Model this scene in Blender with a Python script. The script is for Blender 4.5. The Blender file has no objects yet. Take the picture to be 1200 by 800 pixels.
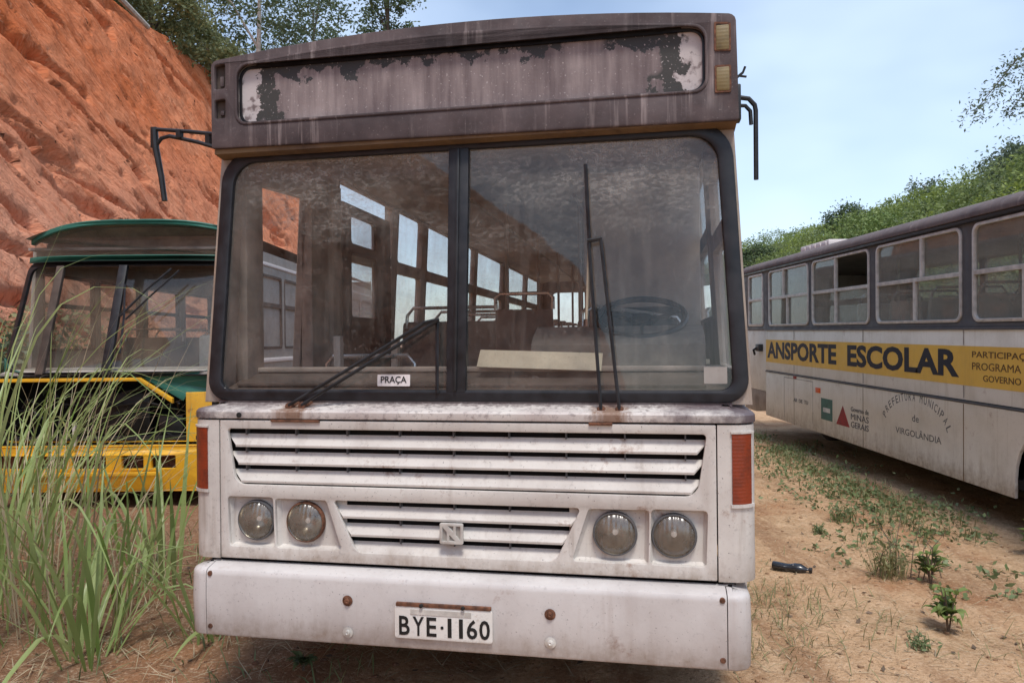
import bpy, bmesh, math, random
import numpy as np
from mathutils import Vector, Matrix

S = bpy.context.scene
COL = S.collection
R = math.radians
rng = np.random.default_rng(11)
random.seed(5)

# ------------------------------------------------------------------ camera, sky, sun, exposure
F_PX, W_PX = 867.0, 1200.0
CAM_H = 1.68
rho = math.atan(0.0103)
right = Vector((math.cos(rho), 0, -math.sin(rho)))
upv = Vector((math.sin(rho), 0, math.cos(rho)))
fwd = Vector((0, 1, 0))
cd = bpy.data.cameras.new('camera')
cam = bpy.data.objects.new('camera', cd)
COL.objects.link(cam)
M = Matrix.Identity(4)
for i in range(3):
    M[i][0], M[i][1], M[i][2] = right[i], upv[i], -fwd[i]
M[2][3] = CAM_H
cam.matrix_world = M
cd.sensor_width = 36
cd.lens = F_PX / W_PX * 36
cd.clip_start = 0.05
cd.clip_end = 2000
S.camera = cam

SUN_EL, SUN_AZ = 64.0, 171.0          # azimuth clockwise from +Y: behind the camera
wd = bpy.data.worlds.new('World')
S.world = wd
wd.use_nodes = True
wn, wl = wd.node_tree.nodes, wd.node_tree.links
wn.clear()
sky = wn.new('ShaderNodeTexSky')
sky.sky_type = 'NISHITA'
sky.sun_disc = False
sky.sun_elevation = R(SUN_EL)
sky.sun_rotation = R(SUN_AZ)
sky.air_density = 1.0
sky.dust_density = 1.0
sky.ozone_density = 1.6
tc = wn.new('ShaderNodeTexCoord')
mp = wn.new('ShaderNodeMapping'); mp.inputs['Scale'].default_value = (1.0, 1.0, 2.2)
nz = wn.new('ShaderNodeTexNoise'); nz.inputs['Scale'].default_value = 1.5; nz.inputs['Detail'].default_value = 4; nz.inputs['Roughness'].default_value = 0.5
rp = wn.new('ShaderNodeValToRGB')
rp.color_ramp.elements[0].position = 0.36; rp.color_ramp.elements[0].color = (0.0, 0.0, 0.0, 1)
rp.color_ramp.elements[1].position = 0.68; rp.color_ramp.elements[1].color = (0.50, 0.50, 0.50, 1)
mx = wn.new('ShaderNodeMix'); mx.data_type = 'RGBA'
mx.inputs[7].default_value = (6.6, 7.8, 9.4, 1)       # thin cloud veil
bg = wn.new('ShaderNodeBackground'); bg.inputs['Strength'].default_value = 0.13
wo = wn.new('ShaderNodeOutputWorld')
wl.new(tc.outputs['Generated'], mp.inputs['Vector']); wl.new(mp.outputs[0], nz.inputs['Vector'])
wl.new(nz.outputs['Fac'], rp.inputs[0]); wl.new(rp.outputs[0], mx.inputs[0])
wl.new(sky.outputs[0], mx.inputs[6]); wl.new(mx.outputs[2], bg.inputs[0]); wl.new(bg.outputs[0], wo.inputs[0])

sd = bpy.data.lights.new('sun', 'SUN')
sd.energy = 2.0
sd.angle = R(14)
sd.color = (1.0, 0.95, 0.88)
sun = bpy.data.objects.new('sun', sd)
COL.objects.link(sun)
az, el = R(SUN_AZ), R(SUN_EL)
to_sun = Vector((math.sin(az) * math.cos(el), math.cos(az) * math.cos(el), math.sin(el)))
sun.rotation_euler = to_sun.to_track_quat('Z', 'Y').to_euler()
S.view_settings.view_transform = 'Standard'
S.view_settings.look = 'None'
S.view_settings.gamma = 1
S.view_settings.exposure = 0.48
S.cycles.max_bounces = 8
S.cycles.transparent_max_bounces = 16
S.cycles.use_denoising = True

# ------------------------------------------------------------------ node helper
class NT:
    def __init__(s, name, bump_dist=None):
        s.m = bpy.data.materials.new(name); s.m.use_nodes = True
        s.n, s.l = s.m.node_tree.nodes, s.m.node_tree.links
        s.n.clear()
        s.out = s.n.new('ShaderNodeOutputMaterial')
        s.t = s.n.new('ShaderNodeTexCoord')
    def put(s, sock, v):
        if isinstance(v, bpy.types.NodeSocket): s.l.new(v, sock)
        elif isinstance(v, (tuple, list)):
            if len(v) == 3 and sock.type == 'RGBA': v = (*v, 1)
            sock.default_value = v
        else: sock.default_value = v
    def vec(s, scale=(1, 1, 1), rot=(0, 0, 0), loc=(0, 0, 0), src='Object'):
        k = s.n.new('ShaderNodeMapping')
        s.l.new(s.t.outputs[src], k.inputs[0])
        k.inputs['Scale'].default_value = scale; k.inputs['Rotation'].default_value = rot; k.inputs['Location'].default_value = loc
        return k.outputs[0]
    def noise(s, vec, scale=1, detail=4, rough=0.55, dist=0):
        k = s.n.new('ShaderNodeTexNoise'); s.l.new(vec, k.inputs['Vector'])
        k.inputs['Scale'].default_value = scale; k.inputs['Detail'].default_value = detail
        k.inputs['Roughness'].default_value = rough; k.inputs['Distortion'].default_value = dist
        return k.outputs['Fac']
    def voro(s, vec, scale=1, feat='F1'):
        k = s.n.new('ShaderNodeTexVoronoi'); k.feature = feat; s.l.new(vec, k.inputs['Vector']); k.inputs['Scale'].default_value = scale
        return k.outputs['Distance']
    def rng(s, v, a, b, c=0.0, d=1.0):
        k = s.n.new('ShaderNodeMapRange'); s.put(k.inputs[0], v)
        for i, q in enumerate((a, b, c, d)): s.put(k.inputs[i + 1], q)
        return k.outputs[0]
    def math(s, op, a, b=0.0):
        k = s.n.new('ShaderNodeMath'); k.operation = op; s.put(k.inputs[0], a); s.put(k.inputs[1], b)
        return k.outputs[0]
    def mix(s, f, a, b, mode='MIX'):
        k = s.n.new('ShaderNodeMix'); k.data_type = 'RGBA'; k.blend_type = mode
        s.put(k.inputs[0], f); s.put(k.inputs[6], a); s.put(k.inputs[7], b)
        return k.outputs[2]
    def xyz(s, src='Object'):
        k = s.n.new('ShaderNodeSeparateXYZ'); s.l.new(s.t.outputs[src], k.inputs[0]); return k.outputs
    def island(s):
        return s.n.new('ShaderNodeNewGeometry').outputs['Random Per Island']
    def bump(s, h, strength=0.3, dist=0.01):
        k = s.n.new('ShaderNodeBump'); s.put(k.inputs['Height'], h); k.inputs['Strength'].default_value = strength; k.inputs['Distance'].default_value = dist
        return k.outputs[0]
    def bsdf(s, col, rough=0.6, metal=0.0, bump=None, spec=0.5, **kw):
        k = s.n.new('ShaderNodeBsdfPrincipled')
        s.put(k.inputs['Base Color'], col); s.put(k.inputs['Roughness'], rough); s.put(k.inputs['Metallic'], metal)
        k.inputs['Specular IOR Level'].default_value = spec
        if bump is not None: s.l.new(bump, k.inputs['Normal'])
        for a, v in kw.items(): s.put(k.inputs[a.replace('_', ' ')], v)
        return k.outputs[0]
    def sh(s, kind, **kw):
        k = s.n.new('ShaderNodeBsdf' + kind)
        for a, v in kw.items(): s.put(k.inputs[a], v)
        return k.outputs[0]
    def mixsh(s, f, a, b):
        k = s.n.new('ShaderNodeMixShader'); s.put(k.inputs[0], f); s.l.new(a, k.inputs[1]); s.l.new(b, k.inputs[2]); return k.outputs[0]
    def done(s, sh):
        s.l.new(sh, s.out.inputs['Surface']); return s.m

def paint(name, base, stain=(.30, .25, .24), streak=(.22, .17, .15), a_stain=.5, a_streak=.4, rough=.5, speck=(.06, .045, .05), a_speck=.6, off=(0, 0, 0), rust=0.0, lo=.46, mud=None):
    t = NT(name)
    o = t.vec(loc=off)
    big = t.rng(t.noise(o, 2.6, 6, .62), lo, .74)
    c = t.mix(t.math('MULTIPLY', big, a_stain), base, stain)
    sv = (14, 14, .8)
    st = t.rng(t.noise(t.vec(scale=sv, loc=off), 1.6, 5, .6), .52, .76)
    brk = t.rng(t.noise(o, 3.1, 3), .4, .65)
    c = t.mix(t.math('MULTIPLY', t.math('MULTIPLY', st, brk), a_streak), c, streak)
    fine = t.rng(t.noise(o, 38, 4, .7), .58, .72)
    c = t.mix(t.math('MULTIPLY', fine, a_speck * .35), c, speck)
    dots = t.rng(t.noise(t.vec(loc=(3, 1, 7)), 120, 2, .5), .70, .75)
    c = t.mix(t.math('MULTIPLY', dots, a_speck), c, speck)
    if rust:
        rs = t.rng(t.noise(t.vec(loc=(9, 4, 2)), 5.5, 6, .7), .62, .72)
        c = t.mix(t.math('MULTIPLY', rs, rust), c, (.20, .075, .03))
    for (z0, z1, sx) in (mud or ()):
        zz = t.math('ADD', t.xyz()[2], t.rng(t.noise(t.vec(scale=(7, 7, 2.5), loc=(sx, 0, 0)), 1.6, 6, .7), .25, .75, -.5 * abs(z1 - z0), .5 * abs(z1 - z0)))
        c = t.mix(t.math('MULTIPLY', t.rng(zz, z0, z1), t.rng(t.noise(t.vec(loc=(sx, 2, 1)), 22, 5, .7), .35, .65, .25, .85)), c, (.27, .20, .145))
    rg = t.rng(t.noise(o, 9, 4), .3, .7, rough - .12, rough + .2)
    b = t.bump(t.noise(o, 60, 4, .6), .12, .004)
    b2 = t.n.new('ShaderNodeBump'); b2.inputs['Strength'].default_value = .45; b2.inputs['Distance'].default_value = .025
    t.l.new(t.noise(o, 1.8, 2), b2.inputs['Height']); t.l.new(b, b2.inputs['Normal'])
    return t.done(t.bsdf(c, rg, 0, b2.outputs[0], .4))

def plain(name, col, rough=.6, metal=0., var=.35, scale=12, spec=.4):
    t = NT(name)
    n = t.noise(t.vec(), scale, 5, .6)
    c = t.mix(t.rng(n, .3, .7), tuple(x * (1 - var) for x in col), tuple(min(1, x * (1 + var)) for x in col))
    return t.done(t.bsdf(c, t.rng(n, .3, .7, max(0, rough - .1), min(1, rough + .1)), metal, t.bump(n, .15, .004), spec))

def dusty_glass(name, dust_col=(.42, .38, .33), dust=.22, spread=.25, tint=(.93, .95, .94), trans=.5, refl=.03, rough=.02, zgrad=None, scale=2.2, streaky=True):
    t = NT(name)
    o = t.vec()
    n = t.noise(o, scale, 6, .65)
    st = t.noise(t.vec(scale=(16, 16, 1.2)), 1.4, 4, .6)
    sp = t.rng(t.noise(o, 70, 3, .6), .60, .70)
    d = t.math('ADD', t.rng(n, .35, .7, dust - spread * .5, dust + spread * .5), t.math('MULTIPLY', t.rng(st, .5, .75), .06 if streaky else 0.))
    d = t.math('ADD', d, t.math('MULTIPLY', sp, .10))
    if zgrad:  # pale mottling added towards the top of the pane
        z0, z1, amt = zgrad
        zz = t.math('ADD', t.xyz()[2], t.rng(t.noise(t.vec(scale=(1.1, 1, 2.2), rot=(0, R(-18), 0)), 2.0, 5, .6), .3, .7, -.22, .22))
        g = t.rng(zz, z0, z1)
        blot = t.rng(t.noise(t.vec(scale=(22, 22, 44), rot=(0, R(18), 0)), 1.6, 6, .8), .46, .64)
        d = t.math('ADD', d, t.math('MULTIPLY', t.math('MULTIPLY', g, t.math('MULTIPLY', t.rng(blot, 0, 1, .22, 1), t.rng(t.noise(t.vec(loc=(2.2, 0, 5), rot=(0, R(22), 0), scale=(1, 1, 2)), 2.1, 4, .6), .36, .62, .12, 1))), amt))
    k = t.n.new('ShaderNodeClamp'); t.l.new(d, k.inputs[0]); d = k.outputs[0]
    df = t.mixsh(trans, t.sh('Diffuse', Color=dust_col), t.sh('Translucent', Color=dust_col))
    base = t.mixsh(d, t.sh('Transparent', Color=tint), df)
    lw = t.n.new('ShaderNodeLayerWeight'); lw.inputs[0].default_value = .5
    fres = t.math('ADD', refl, t.math('MULTIPLY', t.math('POWER', lw.outputs['Facing'], 5.0), .7))
    gl = t.sh('Glossy', Color=(1, 1, 1), Roughness=rough)
    return t.done(t.mixsh(fres, base, gl))

def leaf_mat(name, a, b, c=None, trans=.3, rough=.5, big=.5):
    t = NT(name)
    i = t.island()
    col = t.mix(i, a, b)
    n = t.rng(t.noise(t.vec(), big, 3, .6), .35, .65)
    col = t.mix(t.math('MULTIPLY', n, .6), col, c or b)
    p = t.bsdf(col, rough, 0, None, .35)
    return t.done(t.mixsh(trans, p, t.sh('Translucent', Color=col)))

# ------------------------------------------------------------------ mesh helper
def link(name, me, m, parent=None, ang=40):
    o = bpy.data.objects.new(name, me)
    COL.objects.link(o)
    if m is not None and not me.materials: me.materials.append(m)
    if ang:
        me.polygons.foreach_set('use_smooth', [True] * len(me.polygons))
        me.set_sharp_from_angle(angle=R(ang))
    if parent is not None: o.parent = parent
    return o

class B:
    def __init__(s): s.v, s.f = [], []
    def add(s, v, f):
        k = len(s.v); s.v += [tuple(p) for p in v]; s.f += [tuple(i + k for i in q) for q in f]; return s
    def box(s, x0, x1, y0, y1, z0, z1, bev=0, mat=None, seg=2):
        bm = bmesh.new(); bmesh.ops.create_cube(bm, size=1)
        for q in bm.verts: q.co = Vector(((x0 + x1) / 2 + q.co.x * (x1 - x0), (y0 + y1) / 2 + q.co.y * (y1 - y0), (z0 + z1) / 2 + q.co.z * (z1 - z0)))
        if bev: bmesh.ops.bevel(bm, geom=bm.edges[:], offset=bev, segments=seg, affect='EDGES', profile=.5)
        if mat is not None: bmesh.ops.transform(bm, matrix=mat, verts=bm.verts)
        bm.verts.index_update()
        s.add([q.co for q in bm.verts], [[q.index for q in f.verts] for f in bm.faces]); bm.free(); return s
    def tube(s, pts, r, n=8, cap=True):
        pts = [Vector(p) for p in pts]
        rs = r if isinstance(r, (list, tuple)) else [r] * len(pts)
        T = [(pts[min(i + 1, len(pts) - 1)] - pts[max(i - 1, 0)]).normalized() for i in range(len(pts))]
        a = T[0].orthogonal().normalized(); V, Fc = [], []
        for i, p in enumerate(pts):
            a = (a - T[i] * a.dot(T[i])).normalized(); b = T[i].cross(a)
            for k in range(n):
                w = 2 * math.pi * k / n; V.append(p + (a * math.cos(w) + b * math.sin(w)) * rs[i])
        for i in range(len(pts) - 1):
            for k in range(n):
                Fc.append((i * n + k, i * n + (k + 1) % n, (i + 1) * n + (k + 1) % n, (i + 1) * n + k))
        if cap: Fc += [tuple(range(n))[::-1], tuple((len(pts) - 1) * n + k for k in range(n))]
        return s.add(V, Fc)
    def lathe(s, prof, c, ax='y', n=28):
        c = Vector(c); V, Fc = [], []
        for (r, h) in prof:
            for k in range(n):
                w = 2 * math.pi * k / n; p, q = r * math.cos(w), r * math.sin(w)
                V.append(c + Vector({'y': (p, h, q), 'x': (h, p, q), 'z': (p, q, h)}[ax]))
        for i in range(len(prof) - 1):
            for k in range(n): Fc.append((i * n + k, i * n + (k + 1) % n, (i + 1) * n + (k + 1) % n, (i + 1) * n + k))
        return s.add(V, Fc)
    def prism(s, poly, a0, a1, plane='xz'):
        f = {'xz': lambda p, a: (p[0], a, p[1]), 'xy': lambda p, a: (p[0], p[1], a), 'yz': lambda p, a: (a, p[0], p[1])}[plane]
        n = len(poly); V = [f(p, a0) for p in poly] + [f(p, a1) for p in poly]
        Fc = [tuple(range(n)), tuple(range(2 * n - 1, n - 1, -1))] + [(i, (i + 1) % n, n + (i + 1) % n, n + i) for i in range(n)]
        return s.add(V, Fc)
    def sweep(s, path, nrm, sec):
        # plan path [(x,y)] with outward normals; section [(out,z)] closed
        n = len(sec); V, Fc = [], []
        for (p, q) in zip(path, nrm):
            for (o, z) in sec: V.append((p[0] + q[0] * o, p[1] + q[1] * o, z))
        for i in range(len(path) - 1):
            for k in range(n): Fc.append((i * n + k, i * n + (k + 1) % n, (i + 1) * n + (k + 1) % n, (i + 1) * n + k))
        Fc += [tuple(range(n))[::-1], tuple((len(path) - 1) * n + k for k in range(n))]
        return s.add(V, Fc)
    def mesh(s, name):
        me = bpy.data.meshes.new(name); me.from_pydata(s.v, [], s.f)
        bm = bmesh.new(); bm.from_mesh(me); bmesh.ops.recalc_face_normals(bm, faces=bm.faces); bm.to_mesh(me); bm.free()
        return me
    def build(s, name, m, parent=None, ang=40): return link(name, s.mesh(name), m, parent, ang)

def rpoly(pts, r, n=5):
    """polygon with rounded corners; r a number or one per corner"""
    out = []; N = len(pts)
    for i in range(N):
        p = Vector(pts[i]); a = Vector(pts[i - 1]) - p; b = Vector(pts[(i + 1) % N]) - p
        rr = r[i] if isinstance(r, (list, tuple)) else r
        if rr <= 0: out.append(tuple(p)); continue
        a.normalize(); b.normalize(); th = a.angle(b); d = rr / math.tan(th / 2)
        c = p + (a + b).normalized() * rr / math.sin(th / 2)
        s0 = p + a * d - c; s1 = p + b * d - c
        a0 = math.atan2(s0.y, s0.x); a1 = math.atan2(s1.y, s1.x); da = (a1 - a0 + math.pi) % (2 * math.pi) - math.pi
        for k in range(n + 1):
            w = a0 + da * k / n; out.append((c.x + rr * math.cos(w), c.y + rr * math.sin(w)))
    return out
def rrect(x0, x1, z0, z1, r, n=5): return rpoly([(x0, z0), (x1, z0), (x1, z1), (x0, z1)], r, n)

def subdiv(poly, mx_=.12):
    out = []
    for i, p in enumerate(poly):
        q = poly[(i + 1) % len(poly)]; n = max(1, int(math.dist(p, q) / mx_))
        out += [(p[0] + (q[0] - p[0]) * k / n, p[1] + (q[1] - p[1]) * k / n) for k in range(n)]
    return out
def plate(name, outer, holes, th, fn, m, parent=None, bev=0.0, ang=40):
    """flat sheet with openings, th thick; fn maps (a, b, c) to a point, c from -th/2 to th/2"""
    cu = bpy.data.curves.new(name, 'CURVE'); cu.dimensions = '2D'; cu.fill_mode = 'BOTH'
    cu.extrude = max(1e-4, th / 2 - bev); cu.bevel_depth = bev; cu.bevel_resolution = 1
    if bev: cu.offset = -bev
    for poly in [outer] + list(holes):
        sp = cu.splines.new('POLY'); sp.points.add(len(poly) - 1); sp.use_cyclic_u = True
        for q, p in zip(sp.points, poly): q.co = (p[0], p[1], 0, 1)
    ob = bpy.data.objects.new(name, cu)
    me = bpy.data.meshes.new_from_object(ob); bpy.data.objects.remove(ob); bpy.data.curves.remove(cu)
    for q in me.vertices: q.co = fn(*q.co)
    bm = bmesh.new(); bm.from_mesh(me); bmesh.ops.remove_doubles(bm, verts=bm.verts, dist=1e-5)
    bmesh.ops.recalc_face_normals(bm, faces=bm.faces); bm.to_mesh(me); bm.free(); me.name = name
    return link(name, me, m, parent, ang)

def lettering(name, items, fn, m, parent, th=.003):
    """items: (text, left, bottom, width, height, bold, angle) on the flat (a, b) plane; one mesh"""
    V, Fc = [], []
    for it in items:
        txt, x0, z0, w, h, bold = it[:6]; ang = it[6] if len(it) > 6 else 0
        cu = bpy.data.curves.new('t', 'FONT'); cu.body = txt; cu.size = 1; cu.extrude = .01; cu.offset = bold; cu.resolution_u = 3
        ob = bpy.data.objects.new('t', cu); me = bpy.data.meshes.new_from_object(ob)
        bpy.data.objects.remove(ob); bpy.data.curves.remove(cu)
        co = np.array([q.co[:] for q in me.vertices]); lo, hi = co.min(0), co.max(0)
        k = len(V); ca, sa = math.cos(ang), math.sin(ang)
        for p in co:
            a = (p[0] - lo[0]) / (hi[0] - lo[0]) * w; b = (p[1] - lo[1]) / (hi[1] - lo[1]) * h
            V.append(fn(x0 + a * ca - b * sa, z0 + a * sa + b * ca, th * (p[2] / .02)))
        Fc += [tuple(i + k for i in q.vertices) for q in me.polygons]
        bpy.data.meshes.remove(me)
    me = bpy.data.meshes.new(name); me.from_pydata(V, [], Fc)
    return link(name, me, m, parent, 0)

def tag(o, label=None, cat=None, group=None, kind=None):
    for k, v in (('label', label), ('category', cat), ('group', group), ('kind', kind)):
        if v: o[k] = v
    return o
def thing(name, label, cat, loc=(0, 0, 0), rot=(0, 0, 0), group=None):
    o = bpy.data.objects.new(name, None); COL.objects.link(o); o.location = loc; o.rotation_euler = rot; o.empty_display_size = .2
    return tag(o, label, cat, group)
def copy_tree(o, parent=None):
    c = o.copy(); COL.objects.link(c)
    if parent is not None: c.parent = parent
    for ch in list(o.children): copy_tree(ch, c)
    return c

# numpy value noise
def vnoise(x, y, seed=0):
    xi, yi = np.floor(x).astype(np.int64), np.floor(y).astype(np.int64)
    fx, fy = x - xi, y - yi; fx = fx * fx * (3 - 2 * fx); fy = fy * fy * (3 - 2 * fy)
    def h(a, b):
        n = (a * 374761393 + b * 668265263 + seed * 974634777) & 0x7fffffff
        n = (n ^ (n >> 13)) * 1274126177 & 0x7fffffff
        return ((n ^ (n >> 16)) & 0xffff) / 65535.0
    return (h(xi, yi) * (1 - fx) + h(xi + 1, yi) * fx) * (1 - fy) + (h(xi, yi + 1) * (1 - fx) + h(xi + 1, yi + 1) * fx) * fy
def fbm(x, y, o=4, seed=0):
    s = 0; a = .5
    for i in range(o): s = s + a * (vnoise(x * 2 ** i, y * 2 ** i, seed + i) - .5); a *= .5
    return s
def grid_mesh(name, X, Y, Z, uv=None):
    h, w = X.shape
    co = np.stack([X, Y, Z], -1).reshape(-1, 3)
    i = np.arange(h * w).reshape(h, w)
    q = np.stack([i[:-1, :-1], i[:-1, 1:], i[1:, 1:], i[1:, :-1]], -1).reshape(-1, 4)
    me = fast_mesh(name, co, q)
    if uv is not None:
        L = me.uv_layers.new(name='UVMap'); L.data.foreach_set('uv', uv.reshape(-1, 2)[q.ravel()].ravel())
    return me
def fast_mesh(name, co, q):
    me = bpy.data.meshes.new(name); k = q.shape[1]
    me.vertices.add(len(co)); me.vertices.foreach_set('co', np.asarray(co, np.float32).ravel())
    me.loops.add(q.size); me.loops.foreach_set('vertex_index', q.ravel().astype(np.int32))
    me.polygons.add(len(q)); me.polygons.foreach_set('loop_start', np.arange(0, q.size, k, dtype=np.int32))
    me.polygons.foreach_set('loop_total', np.full(len(q), k, np.int32))
    me.update(calc_edges=True); me.validate(); return me

# ------------------------------------------------------------------ materials
M_ = {}
M_['white'] = paint('bus_white', (.62, .585, .54), (.36, .31, .28), (.22, .15, .11), .65, .60, .45, a_speck=.75, rust=.8, lo=.42, mud=((.76, .67, 3),))
M_['bumper'] = paint('bumper_white', (.60, .57, .55), (.41, .365, .345), (.33, .26, .22), .7, .45, .42, a_speck=.65, off=(4, 2, 1), rust=.55, lo=.42, mud=((.45, .33, 5),))
M_['ledge'] = paint('old_ledge', (.62, .56, .56), (.10, .075, .085), (.14, .09, .07), 1.0, .6, .6, a_speck=.9, off=(1, 0, 2), lo=.40, rust=.5)
def ledge_mat():
    t = NT('ledge_grime_edge'); o = t.vec(); x = t.xyz()
    n = t.noise(o, 3.2, 6, .7); f = t.noise(o, 34, 5, .7); st = t.noise(t.vec(scale=(30, 30, 2)), 1.3, 4, .6)
    c = t.mix(t.rng(n, .35, .65), (.62, .58, .54), (.47, .41, .385))
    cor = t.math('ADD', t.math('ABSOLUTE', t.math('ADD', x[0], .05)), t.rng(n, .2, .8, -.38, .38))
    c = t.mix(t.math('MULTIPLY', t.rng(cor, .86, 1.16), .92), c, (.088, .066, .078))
    c = t.mix(t.math('MULTIPLY', t.rng(f, .52, .64), .55), c, (.11, .08, .085))
    for px in (-.76, .69):
        r_ = t.math('ADD', t.math('ABSOLUTE', t.math('SUBTRACT', x[0], px)), t.rng(st, .2, .8, -.07, .07))
        c = t.mix(t.math('MULTIPLY', t.rng(r_, .10, .03), .8), c, (.17, .075, .03))
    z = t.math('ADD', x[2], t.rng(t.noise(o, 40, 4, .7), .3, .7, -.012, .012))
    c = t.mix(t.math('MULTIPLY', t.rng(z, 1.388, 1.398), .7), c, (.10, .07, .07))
    return t.done(t.bsdf(c, .55, 0, t.bump(t.noise(o, 60, 4), .15, .004), .4))
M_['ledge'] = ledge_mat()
M_['pillar'] = paint('pillar_grime', (.40, .33, .27), (.12, .085, .07), (.28, .13, .045), .9, .8, .6, off=(2, 7, 1), rust=.8, lo=.4)
M_['mould'] = paint('roof_mould', (.098, .072, .072), (.022, .015, .017), (.46, .38, .36), 1.0, .9, .75, speck=(.40, .34, .32), a_speck=.3, lo=.40)
M_['gold'] = paint('sill_ochre', (.19, .12, .06), (.085, .055, .035), (.05, .03, .02), 1., .7, .6)
M_['rubber'] = plain('black_rubber', (.016, .016, .019), .45, 0, .5)
M_['black'] = plain('black_metal', (.018, .019, .021), .45, 0, .4)
M_['dark'] = plain('void_shade', (.008, .007, .007), .9)  # near-black: shade inside gaps and openings is put into the colour
M_['rust'] = plain('rusty_steel', (.13, .055, .03), .8, 0, .7, 40)
M_['steel'] = plain('grab_steel', (.55, .55, .53), .3, .8, .2)
M_['alu'] = plain('window_aluminium', (.56, .54, .50), .5, .2, .25)
M_['int'] = plain('interior_brown', (.25, .205, .175), .75, 0, .45, 4)
M_['intdark'] = plain('interior_dark', (.075, .056, .046), .8, 0, .5, 5)
M_['ceil'] = plain('ceiling_grey', (.40, .355, .315), .7, 0, .35, 3)
M_['seat'] = plain('seat_brown', (.12, .085, .075), .7, 0, .4, 6)
M_['seatgrey'] = plain('seat_grey', (.62, .62, .57), .6, 0, .3, 5)
M_['binn'] = plain('dash_grey', (.145, .125, .108), .75, 0, .4, 9)
M_['board'] = plain('cream_board', (.38, .325, .245), .8, 0, .2, 8)
M_['wheelblk'] = plain('steering_black', (.02, .022, .024), .4)
M_['paper'] = plain('paper_white', (.72, .66, .64), .8, 0, .12, 60)
M_['tyre'] = plain('tyre_dirty', (.05, .037, .03), .9, 0, .5, 8)
M_['plate'] = paint('plate_white', (.74, .72, .68), (.5, .42, .34), (.30, .15, .07), .4, .5, .5, a_speck=.6, rust=.9)
M_['ink'] = plain('plate_ink', (.012, .012, .012), .6)
M_['ledgeb'] = M_['ledge']
# destination board: flaking paint over mould
def sign_panel():
    t = NT('destination_panel')
    o = t.vec()
    st = t.rng(t.noise(t.vec(scale=(16, 16, 1.0)), 1.5, 6, .65), .36, .74)
    st2 = t.rng(t.noise(t.vec(scale=(5, 5, .9), loc=(3, 0, 1)), 1.5, 5, .6), .34, .68)
    st = t.math('MULTIPLY', t.math('ADD', st, st2), .5)
    big = t.rng(t.noise(o, 2.2, 5, .6), .35, .65)
    c = t.mix(t.math('MULTIPLY', st, t.rng(big, 0, 1, .45, 1)), (.115, .085, .088), (.50, .42, .40))
    x = t.xyz()
    wob = t.math('MULTIPLY', t.rng(t.noise(o, 9, 5, .65), .3, .7, -1, 1), .075)
    # slate vinyl remnant under the top edge
    zt = t.math('ADD', x[2], wob)
    rem = t.math('MULTIPLY', t.rng(t.math('SUBTRACT', zt, t.math('MULTIPLY', t.math('SUBTRACT', 1.4, t.math('MULTIPLY', x[0], x[0])), .05)), 2.915, 2.925), t.rng(t.noise(t.vec(scale=(1.2, 1, .4), loc=(5.3, 0, 0)), 1.6, 3), .36, .40))
    c = t.mix(rem, c, (.050, .050, .052))
    # white paint left near both ends
    xa = t.math('ADD', t.math('ABSOLUTE', t.math('SUBTRACT', x[0], .01)), wob)
    end = t.rng(xa, .99, 1.0)
    c = t.mix(t.math('MULTIPLY', end, t.rng(t.noise(o, 12, 4, .6), .38, .46)), c, (.52, .47, .46))
    dk = t.math('MULTIPLY', t.rng(xa, .88, .89), t.math('SUBTRACT', 1.0, end))
    c = t.mix(t.math('MULTIPLY', dk, t.rng(t.noise(t.vec(loc=(2, 0, 8)), 3.2, 3), .42, .46)), c, (.055, .053, .05))
    c = t.mix(t.rng(t.noise(o, 95, 2), .66, .72), c, (.42, .37, .36))
    return t.done(t.bsdf(c, .7, 0, t.bump(t.noise(o, 45, 4), .3, .004), .3))
M_['panel'] = sign_panel()
def lens_mat(name, col, rough=.25, dirt=.5):
    t = NT(name); o = t.vec()
    d = t.rng(t.noise(o, 14, 5, .65), .45, .7)
    c = t.mix(t.math('MULTIPLY', d, dirt), col, tuple(x * .25 + .01 for x in col))
    rib = t.math('SINE', t.math('MULTIPLY', t.xyz()[2], 420.0))
    return t.done(t.bsdf(c, rough, 0, t.bump(rib, .10, .002), .5))
M_['amber'] = lens_mat('amber_lens', (.24, .036, .012), .3, .7)
M_['yellowlens'] = lens_mat('yellow_lens', (.20, .145, .055), .5)
def headlens():
    t = NT('headlamp_glass'); o = t.vec()
    d = t.rng(t.noise(o, 16, 5, .65), .3, .7, .14, .42)
    rib = t.math('SINE', t.math('MULTIPLY', t.xyz()[0], 300.0))
    b = t.bump(rib, .35, .003)
    base = t.mixsh(d, t.sh('Transparent', Color=(.92, .93, .9)), t.sh('Diffuse', Color=(.36, .31, .26)))
    return t.done(t.mixsh(.07, base, t.sh('Glossy', Color=(1, 1, 1), Roughness=.22, Normal=b)))
M_['headlens'] = headlens()
M_['bowl'] = plain('headlamp_bowl', (.36, .32, .27), .25, .9, .25, 10)
M_['ws'] = dusty_glass('windscreen_glass', (.52, .49, .45), .035, .07, tint=(.98, .985, .98), trans=.35, refl=.020, zgrad=(2.14, 2.50, .75))
M_['sideglass'] = dusty_glass('side_window_glass', (.86, .87, .86), .14, .18, tint=(.98, .99, .99), trans=.8)
M_['yellow'] = paint('yellow_paint', (.74, .40, .022), (.46, .22, .02), (.22, .09, .025), .7, .6, .45, rust=.8, lo=.42)
M_['green'] = paint('green_paint', (.035, .17, .13), (.02, .08, .065), (.10, .13, .10), .6, .4, .45)
M_['greyside'] = paint('dull_grey_side', (.34, .31, .28), (.20, .17, .15), (.18, .13, .10), .6, .5, .6)
M_['ybglass'] = dusty_glass('dusty_tinted_glass', (.46, .38, .30), .13, .12, trans=.35, refl=.025)
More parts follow.
